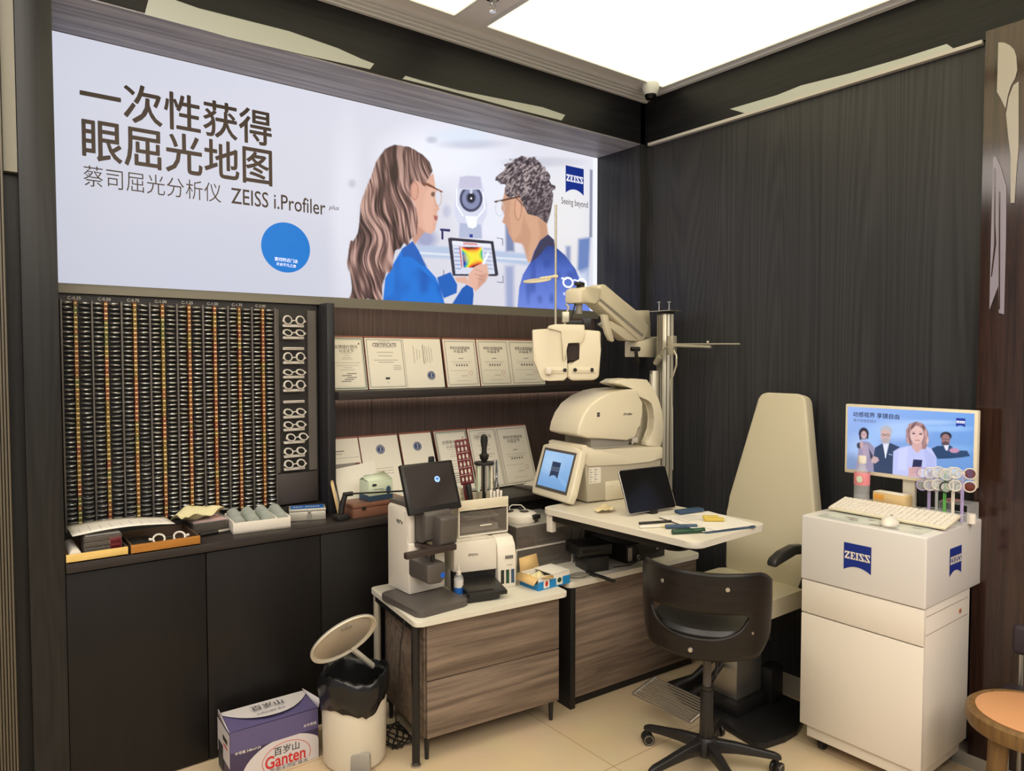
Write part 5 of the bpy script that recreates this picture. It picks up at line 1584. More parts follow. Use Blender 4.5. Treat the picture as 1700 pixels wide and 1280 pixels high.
# ------------------------------------------------------------------ tablet, papers and pens on the table
t = thing('tablet', 'dark tablet with silver edge propped up on the instrument table', 'tablet', (2.627, 2.30, TZ + .001), rad(-5))
tm = Matrix.Translation((0, 0, .012)) @ Matrix.Rotation(rad(-22), 4, 'X')
g = G(); g.M = tm; g.prism(rrect(-.155, .155, 0, .214, .014), 0, .007, 'y', bev=.002); g.build('body', M['steel'], t)
g = G(); g.M = tm; g.prism(rrect(-.151, .151, .004, .210, .011), -.0012, .0004, 'y'); g.build('screen', M['blackg'], t)
g = G(); g.bb((-.02, .0, 0), (.02, .10, .006), .002); g.bb((-.02, -.012, 0), (.02, -.002, .022), .002); g.box((0, .075, .06), (.03, .006, .14), .001, rx=rad(24)); g.build('stand', M['black'], t)
c = at(2, TZ, 1180, 866)
t = thing('clipboard', 'white clipboard of papers at the right end of the instrument table', 'clipboard', (2.665, 2.03, TZ + .001), rad(-14))
g = G(); g.prism(rrect(-.13, .15, -.17, .17, .012), 0, .005); g.build('board', M['dblue'], t)
g = G(); g.box((-.01, .0, .0065), (.255, .32, .002)); g.box((.03, -.01, .0095), (.24, .31, .002), rz=.05); g.build('sheets', M['paper'], t)
g = G()
for k in range(6): g.bb((-.08, .02 + .02 * k, .0108), (.05 - .02 * (k % 3), .021 + .02 * k, .0112))
g.build('ruled_lines', M['dblue'], t)
t = thing('spectacle_case', 'slate blue slim case lying behind the clipboard papers', 'case', (2.735, 2.165, TZ + .013), rad(-10))
g = G(); g.bb((-.075, -.015, 0), (.075, .03, .018), .006); g.build('case', M['dblue'], t)
t = thing('yellow_clip', 'yellow peg lying on the clipboard', 'clip', (2.68, 1.99, TZ + .0125), rad(-40))
g = G(); g.bb((-.045, -.011, 0), (.045, .011, .016), .004); g.bb((-.05, -.009, .012), (.02, .009, .026), .004); g.build('peg', mat('mustard_plastic', lin((196, 172, 76)), .45), t)
pens = [('dark green marker nearest the table edge', M['green'], (2.445, 1.945), -24, .011, .15), ('white and yellow pen left of the dark markers', M['white2'], (2.415, 2.10), -28, .006, .15), ('dark blue marker beside the clipboard', M['dblue'], (2.490, 2.02), -34, .010, .14), ('thin dark pen touching the tablet stand', M['black'], (2.475, 2.155), -22, .006, .16)]
for i, (lab, mt, (x, y), rz_, r_, l_) in enumerate(pens):
    t = thing('pen', lab, 'pen', (x, y, TZ + r_ + .0005), rad(rz_))
    g = G(); g.cyl((-l_ / 2, 0, 0), (l_ * .15, 0, 0), r_, n=14, bev=.0015); g.build('barrel', mt, t)
    g = G(); g.cyl((l_ * .15, 0, 0), (l_ / 2, 0, 0), r_ * .98, n=14, bev=.0015); g.build('cap', M['yellow'] if i == 1 else mt, t)
rn = random.Random(12); hz2 = [[rn.uniform(0, 1) for _ in range(7)] for _ in range(7)]
t = thing('tissue', 'crumpled cream tissue between the analyser foot and the tablet', 'tissue', (2.475, 2.475, TZ + .002), rad(20))
g = G(); g.grid(lambda u, v: ((u - .5) * (.13 - .05 * abs(v - .5)), (v - .5) * (.09 - .05 * abs(u - .5)), .004 + .022 * hz2[int(u * 6)][int(v * 6)]), 6, 6); o_ = g.build('tissue', mat('beige_tissue', lin((218, 200, 160)), .8), t, sharp=3, solid=.001); m_ = o_.modifiers.new('s', 'SUBSURF'); m_.levels = m_.render_levels = 2
# ------------------------------------------------------------------ refraction stand: column, arm
CX, CY = 3.305, 2.835
st = thing('refraction_stand', 'ivory aluminium column with a slanting arm holding the eye test head', 'instrument stand', (CX, CY, 0))
RC = rad(-25)
g = G(); g.M = Matrix.Rotation(RC, 4, 'Z')
g.bb((-.012, -.05, .03), (.05, .05, 1.955), .004)
for k in range(4): g.bb((-.016, -.045 + .024 * k, .03), (-.010, -.032 + .024 * k, 1.95), .001)
g.build('column', M['alu'], st)
g = G(); g.M = Matrix.Rotation(RC, 4, 'Z')
for k in range(3): g.bb((-.0175, -.034 + .024 * k, .03), (-.0118, -.028 + .024 * k, 1.952))
for k in range(2): g.bb((.004 + .022 * k, -.0515, .03), (.009 + .022 * k, -.0495, 1.952))
g.build('column_grooves', M['grey'], st)
g = G(); g.M = Matrix.Rotation(RC, 4, 'Z'); g.bb((-.06, .0, .03), (-.016, .045, 1.62), .004); g.bb((-.064, .008, .03), (-.058, .018, 1.6), .001); g.bb((-.064, .026, .03), (-.058, .036, 1.6), .001); g.build('guide_rail', M['alu'], st)
g = G(); g.bb((-.16, -.2, 0), (.14, .16, .03), .006); g.build('floor_plate', M['blackm'], st)
g = G(); g.M = Matrix.Rotation(RC, 4, 'Z'); g.bb((-.014, -.052, 1.955), (.052, .052, 1.965), .002); g.build('column_cap', M['black'], st)
g = G(); g.bb((-.05, -.10, 1.968), (.05, .06, 1.973)); g.cyl((-.03, .0, 1.973), (-.03, .0, 2.02), .004, n=10); g.disc((-.03, 0, 2.02), .012, (0, 0, 1), 14, th=.005); g.cyl((.0, -.05, 1.973), (.0, -.05, 2.02), .004, n=10); g.disc((0, -.05, 2.02), .012, (0, 0, 1), 14, th=.005); g.build('top_screws', M['steel'], st)
# arm, measured in the upright plane from the column to the elbow
pB, pE = atd(4.28, 1072, 555), atd(3.80, 985, 490)
nA = (pE - pB).cross(Vector((0, 0, 1))).normalized()
def arm(zx, zy):
    return atp(pB, nA, 980 + zx / 5.565, 450 + zy / 5.565) - Vector((CX, CY, 0))
if nA.dot(CAM - pB) > 0: nA = -nA
beam = [arm(*q) for q in [(92, 140), (120, 122), (142, 124), (420, 362), (552, 512), (548, 545), (500, 632), (480, 648), (450, 640), (62, 292), (70, 250)]]
g = G(); g.prism3(beam, nA * .085, .008); g.build('arm_beam', M['offw'], st)
g = G(); g.prism3([arm(*q) - nA * .004 for q in [(78, 268), (92, 256), (490, 588), (478, 606)]], nA * .005); g.build('beam_groove', M['grey2'], st)
link = [arm(*q) + nA * .01 for q in [(160, 490), (205, 458), (460, 600), (485, 650), (350, 642)]]
g = G(); g.prism3(link, nA * .06, .005); g.build('lower_link', M['offw'], st)
sh = [arm(*q) for q in [(412, 362), (588, 360), (600, 480), (600, 610), (560, 612), (440, 470)]]
g = G(); g.prism3([q + nA * .03 for q in sh], nA * .05, .004); g.build('shoulder_plate', M['offw'], st)
cl_ = [arm(*q) for q in [(456, 650), (640, 605), (652, 660), (644, 800), (455, 795)]]
g = G(); g.prism3([q + nA * .0 for q in cl_], nA * .10, .006); g.build('column_clamp', M['offw'], st)
g = G(); a_ = arm(455, 720); g.cyl(a_, a_ + Vector((-.05, .02, 0)), .013, n=14); g.tube([arm(420, 715), arm(425, 780), arm(445, 850)], [.009, .011, .013], 10); g.build('clamp_lever', M['black'], st)
g = G(); g.prism3([arm(*q) - nA * .01 for q in [(100, 400), (150, 405), (160, 470), (180, 560), (210, 640), (195, 655), (170, 640), (140, 580), (118, 490)]], nA * .02, .004); g.build('balance_lever', M['offw'], st)
# elbow block above the test head
el = [arm(*q) for q in [(-95, 165), (-40, 145), (40, 140), (98, 160), (75, 290), (30, 300), (-98, 296)]]
g = G(); g.prism3([q - nA * .01 for q in el], nA * .105, .014); g.build('elbow', M['offw'], st)
a_, b_ = arm(-45, 290) + nA * .04, arm(-45, 395) + nA * .04
g = G(); g.cyl(b_, a_ + Vector((0, 0, .02)), .018, n=18); g.build('hanger_pin', M['grey2'], st)
g = G(); g.cyl(arm(-30, 160) + nA * .04, arm(-30, 128) + nA * .04, .026, .02, n=18); g.sph(arm(-40, 115) + nA * .04, (.035, .022, .012), 16); g.build('lock_knob', M['black'], st)
# lamp arm and its lead to the right
yo = Vector((CX, CY, 0))
a_ = at(0, 3.25, 1118, 572) - yo; b_ = at(0, 3.25, 1228, 571) - yo; c_ = at(0, 3.25, 1180, 575) - yo
g = G(); g.cyl(a_ + Vector((0, 0, .003)), b_, .004, n=10); g.cyl(a_ - Vector((0, 0, .006)), c_ - Vector((0, 0, .003)), .008, n=10); g.sph(at(0, 3.25, 1175, 568) - yo, .008, 10); g.bb((a_.x - .02, a_.y - .01, a_.z - .06), (a_.x + .02, a_.y + .03, a_.z + .05), .004); g.build('side_rod', M['alu'], st)
k_ = lambda px, py: at(0, 3.245, px, py) - yo
g = G(); g.tube([k_(1094, 600), k_(1098, 585), k_(1106, 576), k_(1116, 577), k_(1123, 590), k_(1123, 606), k_(1118, 622), k_(1113, 632), k_(1116, 680), k_(1116, 780)], .0055, 8); g.cyl(k_(1088, 604), k_(1096, 592), .016, .02, n=16); g.build('lead', M['alu'], st)

# ------------------------------------------------------------------ phoropter head
HK = 3.75 / FPX
pc = atd(3.75, 940, 590)
ph = thing('phoropter', 'ivory eye test head hanging from the slanting arm, with dark nose notch', 'eye test head', pc, rad(-37.6))
def hp(zx, zy):
    return ((860 + zx / 6.4 - 940) * HK, (590 - (440 + zy / 6.4)) * HK)
lw = [hp(*q) for q in [(150, 692), (250, 684), (318, 682), (322, 700), (500, 700), (505, 1020), (520, 1040), (517, 1188), (480, 1226), (330, 1228), (250, 1222), (238, 1190), (160, 1010)]]
g = G(); g.prism(lw, -.05, .05, 'y', bev=.012, seg=3); g.build('lens_housing', M['offw'], ph)
rw = [hp(*q) for q in [(640, 700), (697, 690), (868, 706), (868, 900), (852, 1188), (800, 1220), (560, 1226), (519, 1188), (522, 1040), (668, 1020), (645, 850)]]
g = G(); g.prism(rw, -.05, .05, 'y', bev=.012, seg=3); g.build('lens_housing', M['offw'], ph)
cc = [hp(*q) for q in [(314, 652), (390, 634), (694, 640), (697, 720), (690, 800), (640, 852), (636, 815), (516, 820), (500, 870), (500, 1015), (462, 1018), (462, 700), (314, 690)]]
g = G(); g.prism(cc, -.062, .052, 'y', bev=.006); g.build('centre_cap', M['offw'], ph)
nn = [hp(*q) for q in [(500, 860), (516, 846), (630, 852), (662, 1005), (640, 1012), (500, 1012)]]
g = G(); g.prism(nn, -.035, .045, 'y'); g.build('nose_notch', M['maroon'] if 0 else mat('dark_notch', lin((44, 30, 28)), .6), ph)
for (a, b, c, d) in ((285, 1085, 505, 1150), (570, 1085, 822, 1145)):
    x0, z0 = hp(a, d); x1, z1 = hp(c, b)
    g = G(); g.bb((x0, -.056, z0), (x1, -.048, z1), .003); g.bb((x0 + .03, -.059, (z0 + z1) / 2 - .002), (x1 - .02, -.055, (z0 + z1) / 2 + .004), .001); g.build('slider', M['offw'], ph)
x0, z0 = hp(318, 1122)
g = G(); g.box((x0, -.066, z0), (.03, .03, .034), .005); g.build('slider_knob', M['white2'], ph)
for q in ((490, 1115), (597, 1113)):
    x0, z0 = hp(*q); g = G(); g.disc((x0, -.0575, z0), .010, (0, -1, 0), 18, th=.002); g.build('aperture', M['black'], ph)
x0, z0 = hp(774, 1113); g = G(); g.bb((x0 - .008, -.0605, z0 - .01), (x0 + .008, -.058, z0 + .01)); g.build('scale_window', M['black'], ph)
# near point rod with its round card
x0, z0 = hp(398, 640); x1, z1 = hp(395, -625)
g = G(); g.cyl((x0, .0, z0 - .01), (x0, 0, z1), .006, n=12); g.build('near_rod', M['alu'], ph)
x2, z2 = hp(395, 125)
g = G(); g.box((x2 - .0, 0, z2), (.028, .02, .016), .004); g.cyl((x2, -.0, z2), (x2 - .08, -.005, z2 - .01), .008, .006, n=12)
cdm = Matrix.Translation((x2 - .095, -.01, z2 - .022)) @ Matrix.Rotation(rad(12), 4, 'X') @ Matrix.Rotation(rad(-6), 4, 'Y')
g.lathe([(0, -.004), (.072, -.004), (.074, 0), (.072, .004), (0, .004)], n=36, M=cdm); g.build('near_card', M['offw'], ph)
# brackets, level and knobs above the head
x0, z0 = hp(495, 560)
g = G(); g.bb((x0 - .014, -.02, z0 - .025), (x0 + .022, .02, z0 + .03), .003); g.cyl((x0, 0, z0 - .04), (x0, 0, z0), .008, n=12); g.tube([(x0 + .01, 0, z0 + .02), (x0 + .02, 0, z0 + .055), (x0 + .004, 0, z0 + .07)], .006, 8); g.build('bracket', M['alu'], ph)
x0, z0 = hp(620, 590)
g = G(); g.bb((x0 - .045, -.02, z0 - .025), (x0 + .03, .03, z0 + .0), .004); g.bb((x0 + .03, -.02, z0 - .05), (x0 + .075, .03, z0 + .015), .006); g.tube([(x0 - .03, -.01, z0), (x0 - .01, -.01, z0 + .08), (x0 + .0, -.01, z0 + .12)], .004, 8); g.box((x0 - .005, -.01, z0 + .115), (.02, .02, .026), .004); g.build('tilt_bracket', M['black'], ph)

# ------------------------------------------------------------------ patient chair
pc_ = thing('patient_chair', 'ivory leatherette patient chair with tall tapering backrest on a pedestal', 'patient chair', (3.02, 2.08, 0))
def loc(x, y, z): return (x - 3.02, y - 2.08, z)
half = [(.0, -.205), (.02, -.22), (.30, -.246), (.38, -.246), (.92, -.135), (.945, -.118), (.955, -.09)]
poly_ = [(y, z) for z, y in half] + [(-y, z) for z, y in reversed(half)]
g = G(); g.M = Matrix.Translation(loc(3.20, 2.085, .575)) @ Matrix.Rotation(rad(9.5), 4, 'Y')
g.prism(poly_, 0, .075, 'x', bev=.022, seg=4); g.build('backrest', M['leather'], pc_)
g = G(); g.M = Matrix.Translation(loc(3.20, 2.085, .575)) @ Matrix.Rotation(rad(9.5), 4, 'Y'); g.bb((.075, -.16, .02), (.09, .16, .7), .004); g.build('back_shell', M['grey2'], pc_)
g = G(); g.M = Matrix.Translation(loc(2.72, 2.085, .50)); g.prism(rrect(0, .50, -.235, .235, .05), 0, .085, bev=.02, seg=4); g.build('seat', M['leather'], pc_)
g = G(); g.bb(loc(2.82, 1.93, .46), loc(3.2, 2.24, .50), .006); g.bb(loc(3.20, 1.98, .46), loc(3.30, 2.2, .50), .004); g.build('seat_frame', M['grey2'], pc_)
ar = [loc(3.30, 1.80, .60), loc(3.28, 1.80, .76), loc(3.22, 1.80, .815), loc(3.10, 1.80, .825), loc(2.98, 1.80, .80)]
g = G()
prof_ = [(2.925, .770), (2.94, .79), (3.0, .812), (3.10, .825), (3.18, .815), (3.26, .775), (3.24, .750), (3.17, .785), (3.10, .794), (3.03, .782), (2.99, .766), (2.95, .752), (2.93, .752)]
g.prism([(a - 3.02 - .05, b + .004) for a, b in prof_], 1.805 - 2.08, 1.85 - 2.08, 'y', bev=.010, seg=3); g.build('armrest', M['leath_b'], pc_)
g = G(); g.tube([loc(3.19, 1.83, .77), loc(3.22, 1.84, .68), loc(3.20, 1.90, .49)], .016, 10); g.build('armrest_post', M['blackm'], pc_)
g = G(); g.bb(loc(2.86, 1.985, .085), loc(3.06, 2.17, .47), .006); g.bb(loc(2.90, 2.0, .3), loc(3.16, 2.16, .47), .004); g.build('pedestal', M['steel'], pc_)
g = G(); g.bb(loc(2.82, 1.95, .03), loc(3.12, 2.21, .085), .006); g.bb(loc(3.06, 1.93, .03), loc(3.16, 2.0, .20), .004); g.build('pedestal_shroud', M['blackm'], pc_)
bp = [(2.70, 1.765), (2.75, 1.745), (2.85, 1.728), (2.95, 1.728), (3.05, 1.76), (3.20, 1.84), (3.22, 2.36), (2.86, 2.40), (2.78, 2.25)]
g = G(); g.prism([(x - 3.02, y - 2.08) for x, y in bp], 0.002, .03, bev=.004); g.build('base_plate', M['blackm'], pc_)
g = G()
for k in range(11):
    x = 2.465 + .0155 * k
    g.cyl(loc(x, 1.945, .125 + .0035 * k), loc(x, 2.275, .125 + .0035 * k), .0042, n=8)
g.cyl(loc(2.465, 1.945, .125), loc(2.622, 1.945, .16), .008, n=10); g.cyl(loc(2.465, 2.275, .125), loc(2.622, 2.275, .16), .008, n=10)
g.build('footrest_grille', M['steel'], pc_)
g = G(); g.tube([loc(2.62, 2.06, .16), loc(2.74, 2.06, .17), loc(2.88, 2.07, .25)], .014, 10); g.tube([loc(2.62, 2.16, .16), loc(2.74, 2.15, .17), loc(2.88, 2.12, .25)], .014, 10); g.build('footrest_arm', M['black'], pc_)

# ------------------------------------------------------------------ swivel chair
SC = Vector((2.41, 1.815, -0.0))
FA = rad(24)                                    # facing direction
sw = thing('swivel_chair', 'dark bent plywood swivel chair seen from behind, on five castors', 'swivel chair', SC, FA - rad(90))
# local frame: +y is forward
def shellpt(a, z, r):
    """a = 0 at the middle of the back"""
    return (r * math.sin(a), -r * math.cos(a), z)
RS = .228
def ztop(a):
    q = abs(a) / rad(78)
    return .888 - .010 * q ** 2 - .0 if q < .8 else .888 - .0064 - .035 * ((q - .8) / .2) ** 2
def zbot(a):
    q = abs(a) / rad(78)
    return .548 + .006 * q ** 2 if q < .78 else .548 + .0036 + .09 * ((q - .78) / .22) ** 2
SLA = rad(50)
def zslot(a):
    c = a / SLA
    if abs(c) >= 1: return .715, .715
    e = (1 - abs(c) ** 2.6) ** .5
    return .715 - .082 * e, .715 + .018 * (1 - abs(c) ** 6) ** .5
t_ = bmesh.new()
am = rad(78)
cols_ = []
AN = 60
for i in range(AN + 1):
    a = -am + 2 * am * i / AN
    zb, zt = zslot(a)
    col = []
    def pv(z):
        rr_ = RS + .012 * math.sin((z - .55) * 6) - .02 * max(0, (z - .77))
        return t_.verts.new(shellpt(a, z, rr_ + .02 * (abs(a) / am) ** 4))
    lo_ = [pv(zbot(a) + (zb - zbot(a)) * j / 8) for j in range(9)]
    hi_ = [pv(zt + (ztop(a) - zt) * j / 9) for j in range(10)]
    if zt - zb < 1e-6:
        t_.verts.remove(hi_[0]); hi_[0] = lo_[-1]
    cols_.append((lo_, hi_))
for A, B in zip(cols_, cols_[1:]):
    for P_, Q_ in ((A[0], B[0]), (A[1], B[1])):
        for j in range(len(P_) - 1):
            t_.faces.new((P_[j], Q_[j], Q_[j + 1], P_[j + 1]))
g = G(); g._in(t_, 0, False); o_ = g.build('back_shell', M['shell'], sw, sharp=2, solid=.012)
g = G(); g.lathe([(0, .600), (.19, .600), (.213, .612), (.216, .637), (.203, .654), (.12, .650), (0, .642)], n=44); g.build('seat', M['leath_b'], sw)
g = G(); g.lathe([(0, .572), (.17, .572), (.205, .582), (.205, .599), (0, .599)], n=40); g.build('seat_pan', M['shell'], sw)
for a, z in ((-32, .825), (30, .828), (-2, .585), (-56, .69), (56, .655), (72, .64)):
    p_ = Vector(shellpt(rad(a), z, RS + .014)); n_ = Vector(shellpt(rad(a), 0, 1))
    g = G(); g.M = Matrix.Translation(p_) @ n_.to_track_quat('Z', 'Y').to_matrix().to_4x4(); g.lathe([(.010, -.006), (.0105, .0), (.008, .004), (0, .005)], n=18); g.build('rivet', M['steel'], sw)
g = G(); g.cyl((0, 0, .30), (0, 0, .575), .017, n=20); g.build('gas_column', M['grey'], sw)
g = G(); g.cyl((0, 0, .10), (0, 0, .335), .029, .026, n=22, bev=.003); g.cyl((0, 0, .335), (0, 0, .35), .022, n=18); g.build('column_sleeve', M['black'], sw)
g = G(); g.tube([(.03, .0, .575), (.05, -.03, .50), (.045, -.05, .42)], .006, 8); g.build('height_lever', M['black'], sw)
g = G(); g.lathe([(0, .065), (.042, .065), (.048, .085), (.045, .12), (.033, .14), (0, .14)], n=28); g.build('hub', M['black'], sw)
angs = [27 + 72 * k for k in range(5)]
for an in angs:
    a = rad(an) - (FA - rad(90))
    u = Vector((math.cos(a), math.sin(a), 0)); v = Vector((-math.sin(a), math.cos(a), 0))
    g = G()
    secs = [(.03, .105, .022, .026), (.12, .100, .020, .020), (.20, .088, .018, .015), (.275, .076, .017, .012), (.298, .070, .013, .008)]
    q = []
    for d_, z, hw, hh in secs:
        q.append([u * d_ + v * (sx * hw) + Vector((0, 0, z + sz * hh)) for sx, sz in ((-1, -1), (1, -1), (.7, 1), (-.7, 1))])
    tb_ = bmesh.new(); R_ = [[tb_.verts.new(p_) for p_ in s_] for s_ in q]
    for A, B in zip(R_, R_[1:]):
        for k in range(4): tb_.faces.new((A[k], A[(k + 1) % 4], B[(k + 1) % 4], B[k]))
    tb_.faces.new(R_[0][::-1]); tb_.faces.new(R_[-1])
    bmesh.ops.bevel(tb_, geom=[e for e in tb_.edges], offset=.004, segments=2, affect='EDGES', profile=.5)
    g._in(tb_)
    lg = g.build('leg', M['black'], sw)
    c_ = u * .282
    v = Matrix.Rotation(rad(48), 3, 'Z') @ v
    g = G()
    for s_ in (-1, 1): g.cyl(c_ + v * (s_ * .007) + Vector((0, 0, .026)), c_ + v * (s_ * .022) + Vector((0, 0, .026)), .0255, n=22, bev=.003)
    g.cyl(c_ + Vector((0, 0, .03)), c_ + Vector((0, 0, .075)), .007, n=10)
    g.build('castor', M['black'], lg)
    for s_ in (-1, 1):
        g = G(); g.torus(c_ + v * (s_ * .0225) + Vector((0, 0, .026)), .019, .0016, v, 20, 5)
        g.build('castor_ring', M['steel'], lg)
# ------------------------------------------------------------------ white trolley cabinet and what stands on it
KX0, KX1, KY0, KY1 = 2.868, 3.30, 1.172, 1.672
t = thing('trolley_cabinet', 'tall white rolling cabinet with a navy emblem on two sides, right of the patient chair', 'cabinet', ((KX0 + KX1) / 2, (KY0 + KY1) / 2, 0))
w, d = (KX1 - KX0) / 2, (KY1 - KY0) / 2
g = G(); g.bb((-w + .022, -d + .022, .055), (w - .02, d - .022, .11), .003); g.build('plinth', M['white'], t)
g = G(); g.bb((-w + .014, -d + .003, .11), (w, d - .003, .745), .003); g.build('body', M['white2'], t)
g = G(); g.bb((-w, -d + .001, .112), (-w + .014, d - .001, .598), .003); g.build('door', M['white2'], t)
g = G(); g.bb((-w, -d + .001, .603), (-w + .014, d - .001, .744), .003); g.build('drawer', M['white2'], t)
g = G(); g.bb((-w + .02, -d + .0015, .640), (w - .02, -d + .0035, .642)); g.bb((-w + .02, -d + .0015, .712), (w - .02, -d + .0035, .714)); g.build('side_seams', M['grey2'], t)
g = G(); g.M = Matrix.Translation((w - .10, -d + .003, .672)); g.cyl((0, 0, 0), (0, -.004, 0), .009, n=18); g.build('lock', M['red'] if 0 else mat('lock_copper', lin((190, 120, 100)), .4, .4), t)
g = G(); g.bb((-w - .003, -d - .003, .747), (w + .15, d + .003, 1.022), .006, seg=3); cap_ = g.build('top_cap', M['cap'], t)
g = G(); g.bb((w + .0, -d + .06, .60), (w + .13, -d + .08, .747)); g.bb((w, d - .08, .60), (w + .13, d - .06, .747)); g.build('cap_bracket', M['grey'], t)
e1 = emblem(cap_, (-w - .0035, 1.4295 - (KY0 + KY1) / 2, .887), (0, -1, 0), (0, 0, 1), .112, .112)
e2 = emblem(cap_, (3.130 - (KX0 + KX1) / 2, -d - .0035, .890), (1, 0, 0), (0, 0, 1), .112, .112)
for sx in (-1, 1):
    for sy in (-1, 1):
        c_ = Vector((sx * (w - .07), sy * (d - .07), 0))
        g = G(); g.cyl(c_ + Vector((0, -.012, .025)), c_ + Vector((0, .012, .025)), .025, n=20, bev=.002); g.bb((c_.x - .02, c_.y - .016, .03), (c_.x + .02, c_.y + .016, .056), .003); g.build('castor', M['black'], t)
ZK = 1.0225
# monitor
MX, MY = 3.255, 1.412
t = thing('monitor', 'white framed monitor showing four people on the rolling cabinet', 'monitor', (MX, MY, ZK), rad(90))
# local: x = -Y of the room side ... built facing local -y, turned to face the room
t.rotation_euler = (0, 0, rad(-90))
g = G(); g.prism(rrect(-.09, .09, -.08, .085, .02), 0, .010, bev=.002); g.build('base', M['white'], t)
g = G(); g.bb((-.026, .012, .01), (.026, .035, .28), .004); g.build('neck', M['white'], t)
mz0, mz1, mw = .147, .463, .272
g = G(); g.bb((-mw, -.018, mz0), (mw, .012, mz1), .005); mon = g.build('frame', M['offw'], t)
g = G(); g.bb((-mw + .05, .012, mz0 + .05), (mw - .05, .03, mz1 - .06), .01); g.build('back_cover', M['white'], t)
nu, nv = 240, 130
UU, VV = np.meshgrid(np.linspace(0, 1, nu), np.linspace(0, 1, nv), indexing='ij')
TLc, TRc, BRc, BLc = [np.array(q, float) for q in ((453, 143), (1260, 193), (1245, 645), (440, 552))]
Pq = (TLc * (1 - UU[..., None]) + TRc * UU[..., None]) * (1 - VV[..., None]) + (BLc * (1 - UU[..., None]) + BRc * UU[..., None]) * VV[..., None]
p = Paint(Pq[..., 0], Pq[..., 1])
gx, gy = UU[..., None], VV[..., None]
p.C[:] = np.array(lin((150, 178, 236))) * (1 - gx) + np.array(lin((110, 160, 226))) * gx
p.C[:] = p.C * (1 - .25 * gy) 
for c, r, col, a in [((560, 420), (120, 90), (176, 200, 240), .6), ((800, 300), (160, 60), (180, 206, 246), .7), ((1080, 290), (150, 20), (150, 190, 240), .8), ((1140, 420), (120, 26), (126, 172, 226), .8), ((1000, 250), (160, 16), (170, 200, 244), .7), ((470, 520), (70, 60), (120, 140, 176), .8), ((620, 340), (60, 80), (150, 190, 240), .5)]:
    p.ell(c, r, col, .9, a)
# four people
p.poly([(528, 395), (560, 372), (600, 376), (634, 410), (645, 470), (640, 570), (500, 560), (520, 470)], (150, 140, 168), 6)
p.poly([(548, 400), (590, 395), (596, 470), (560, 490)], (178, 156, 176), 8, .8)
p.ell((564, 322), (35, 40), (46, 42, 60), .15); p.poly([(532, 320), (546, 300), (545, 368), (534, 360)], (46, 42, 60), 4); p.poly([(584, 320), (598, 318), (596, 358), (584, 355)], (46, 42, 60), 4)
p.ell((565, 332), (20, 27), (196, 164, 168), .2); p.line([(552, 326), (578, 327)], 3, (80, 60, 70), .7); p.ell((530, 400), (16, 20), (60, 56, 76), .3); p.ell((548, 395), (12, 26), (190, 160, 166), .3)
p.poly([(600, 420), (640, 490), (660, 520), (610, 500)], (60, 62, 84), 4); p.poly([(612, 490), (655, 470), (668, 500), (620, 520)], (190, 160, 166), 5)
p.poly([(640, 415), (690, 388), (745, 384), (806, 410), (812, 600), (632, 588), (628, 500)], (42, 62, 96), 4)
p.poly([(694, 384), (738, 382), (712, 486)], (214, 218, 240), 4); p.line([(712, 400), (712, 480)], 6, (230, 232, 244)); p.line([(735, 458), (756, 462)], 4, (170, 190, 226))
p.ell((718, 306), (42, 36), (176, 178, 190), .2); p.ell((714, 338), (33, 44), (206, 172, 168), .18); p.ell((714, 370), (30, 20), (170, 160, 166), .4, .8); p.line([(690, 330), (742, 332)], 4, (90, 70, 80), .8); p.ring((700, 333), (12, 9), 3, (100, 80, 90), .8); p.ring((730, 334), (12, 9), 3, (100, 80, 90), .8)
p.poly([(628, 470), (660, 480), (668, 500), (640, 520), (615, 505)], (196, 166, 168), 5)
p.poly([(764, 440), (800, 418), (860, 402), (960, 400), (1010, 420), (1034, 460), (1040, 625), (758, 592)], (186, 192, 236), 5)
p.poly([(800, 430), (860, 410), (850, 560), (790, 560)], (204, 208, 244), 16, .6); p.poly([(960, 420), (1030, 470), (1030, 600), (980, 590)], (166, 172, 222), 14, .6)
p.poly([(850, 300), (870, 260), (915, 245), (960, 260), (985, 310), (990, 370), (970, 410), (940, 400), (880, 400), (850, 370)], (150, 116, 120), 6)
p.poly([(850, 330), (872, 330), (880, 400), (850, 370)], (116, 82, 90), 6)
p.poly([(888, 370), (946, 370), (950, 420), (918, 450), (886, 415)], (206, 164, 162), 5)
p.ell((917, 330), (43, 58), (222, 184, 178), .15); p.ell((897, 322), (11, 5), (82, 62, 84), .4); p.ell((941, 326), (11, 5), (82, 62, 84), .4); p.line([(884, 310), (908, 309)], 3, (120, 84, 84), .6); p.line([(930, 312), (954, 315)], 3, (120, 84, 84), .6); p.line([(916, 330), (914, 350)], 4, (190, 140, 140), .7); p.line([(903, 366), (932, 367)], 6, (168, 80, 92), .8)
p.strands(np.clip(p.dist([(850, 300), (870, 260), (915, 245), (900, 280), (872, 310), (870, 400), (850, 375)]) / 5 + .5, 0, 1), [(84, 58, 66), (140, 104, 110), (190, 150, 146)], .3, .06, .02, 1)
p.strands(np.clip(p.dist([(915, 245), (960, 260), (985, 310), (990, 370), (970, 425), (945, 420), (965, 350), (955, 290)]) / 5 + .5, 0, 1), [(110, 80, 84), (176, 136, 134), (216, 184, 176)], -.2, .06, .02, 1)
p.poly([(893, 490), (950, 494), (942, 552), (884, 546)], (26, 34, 78), 3)
p.poly([(862, 545), (900, 540), (946, 540), (940, 605), (860, 600)], (204, 162, 166), 5); p.line([(880, 556), (938, 548)], 4, (166, 120, 130), .7); p.line([(878, 576), (936, 568)], 4, (166, 120, 130), .7)
p.poly([(1006, 420), (1040, 402), (1120, 398), (1150, 430), (1215, 430), (1232, 465), (1190, 474), (1120, 482), (1042, 486)], (28, 62, 104), 4)
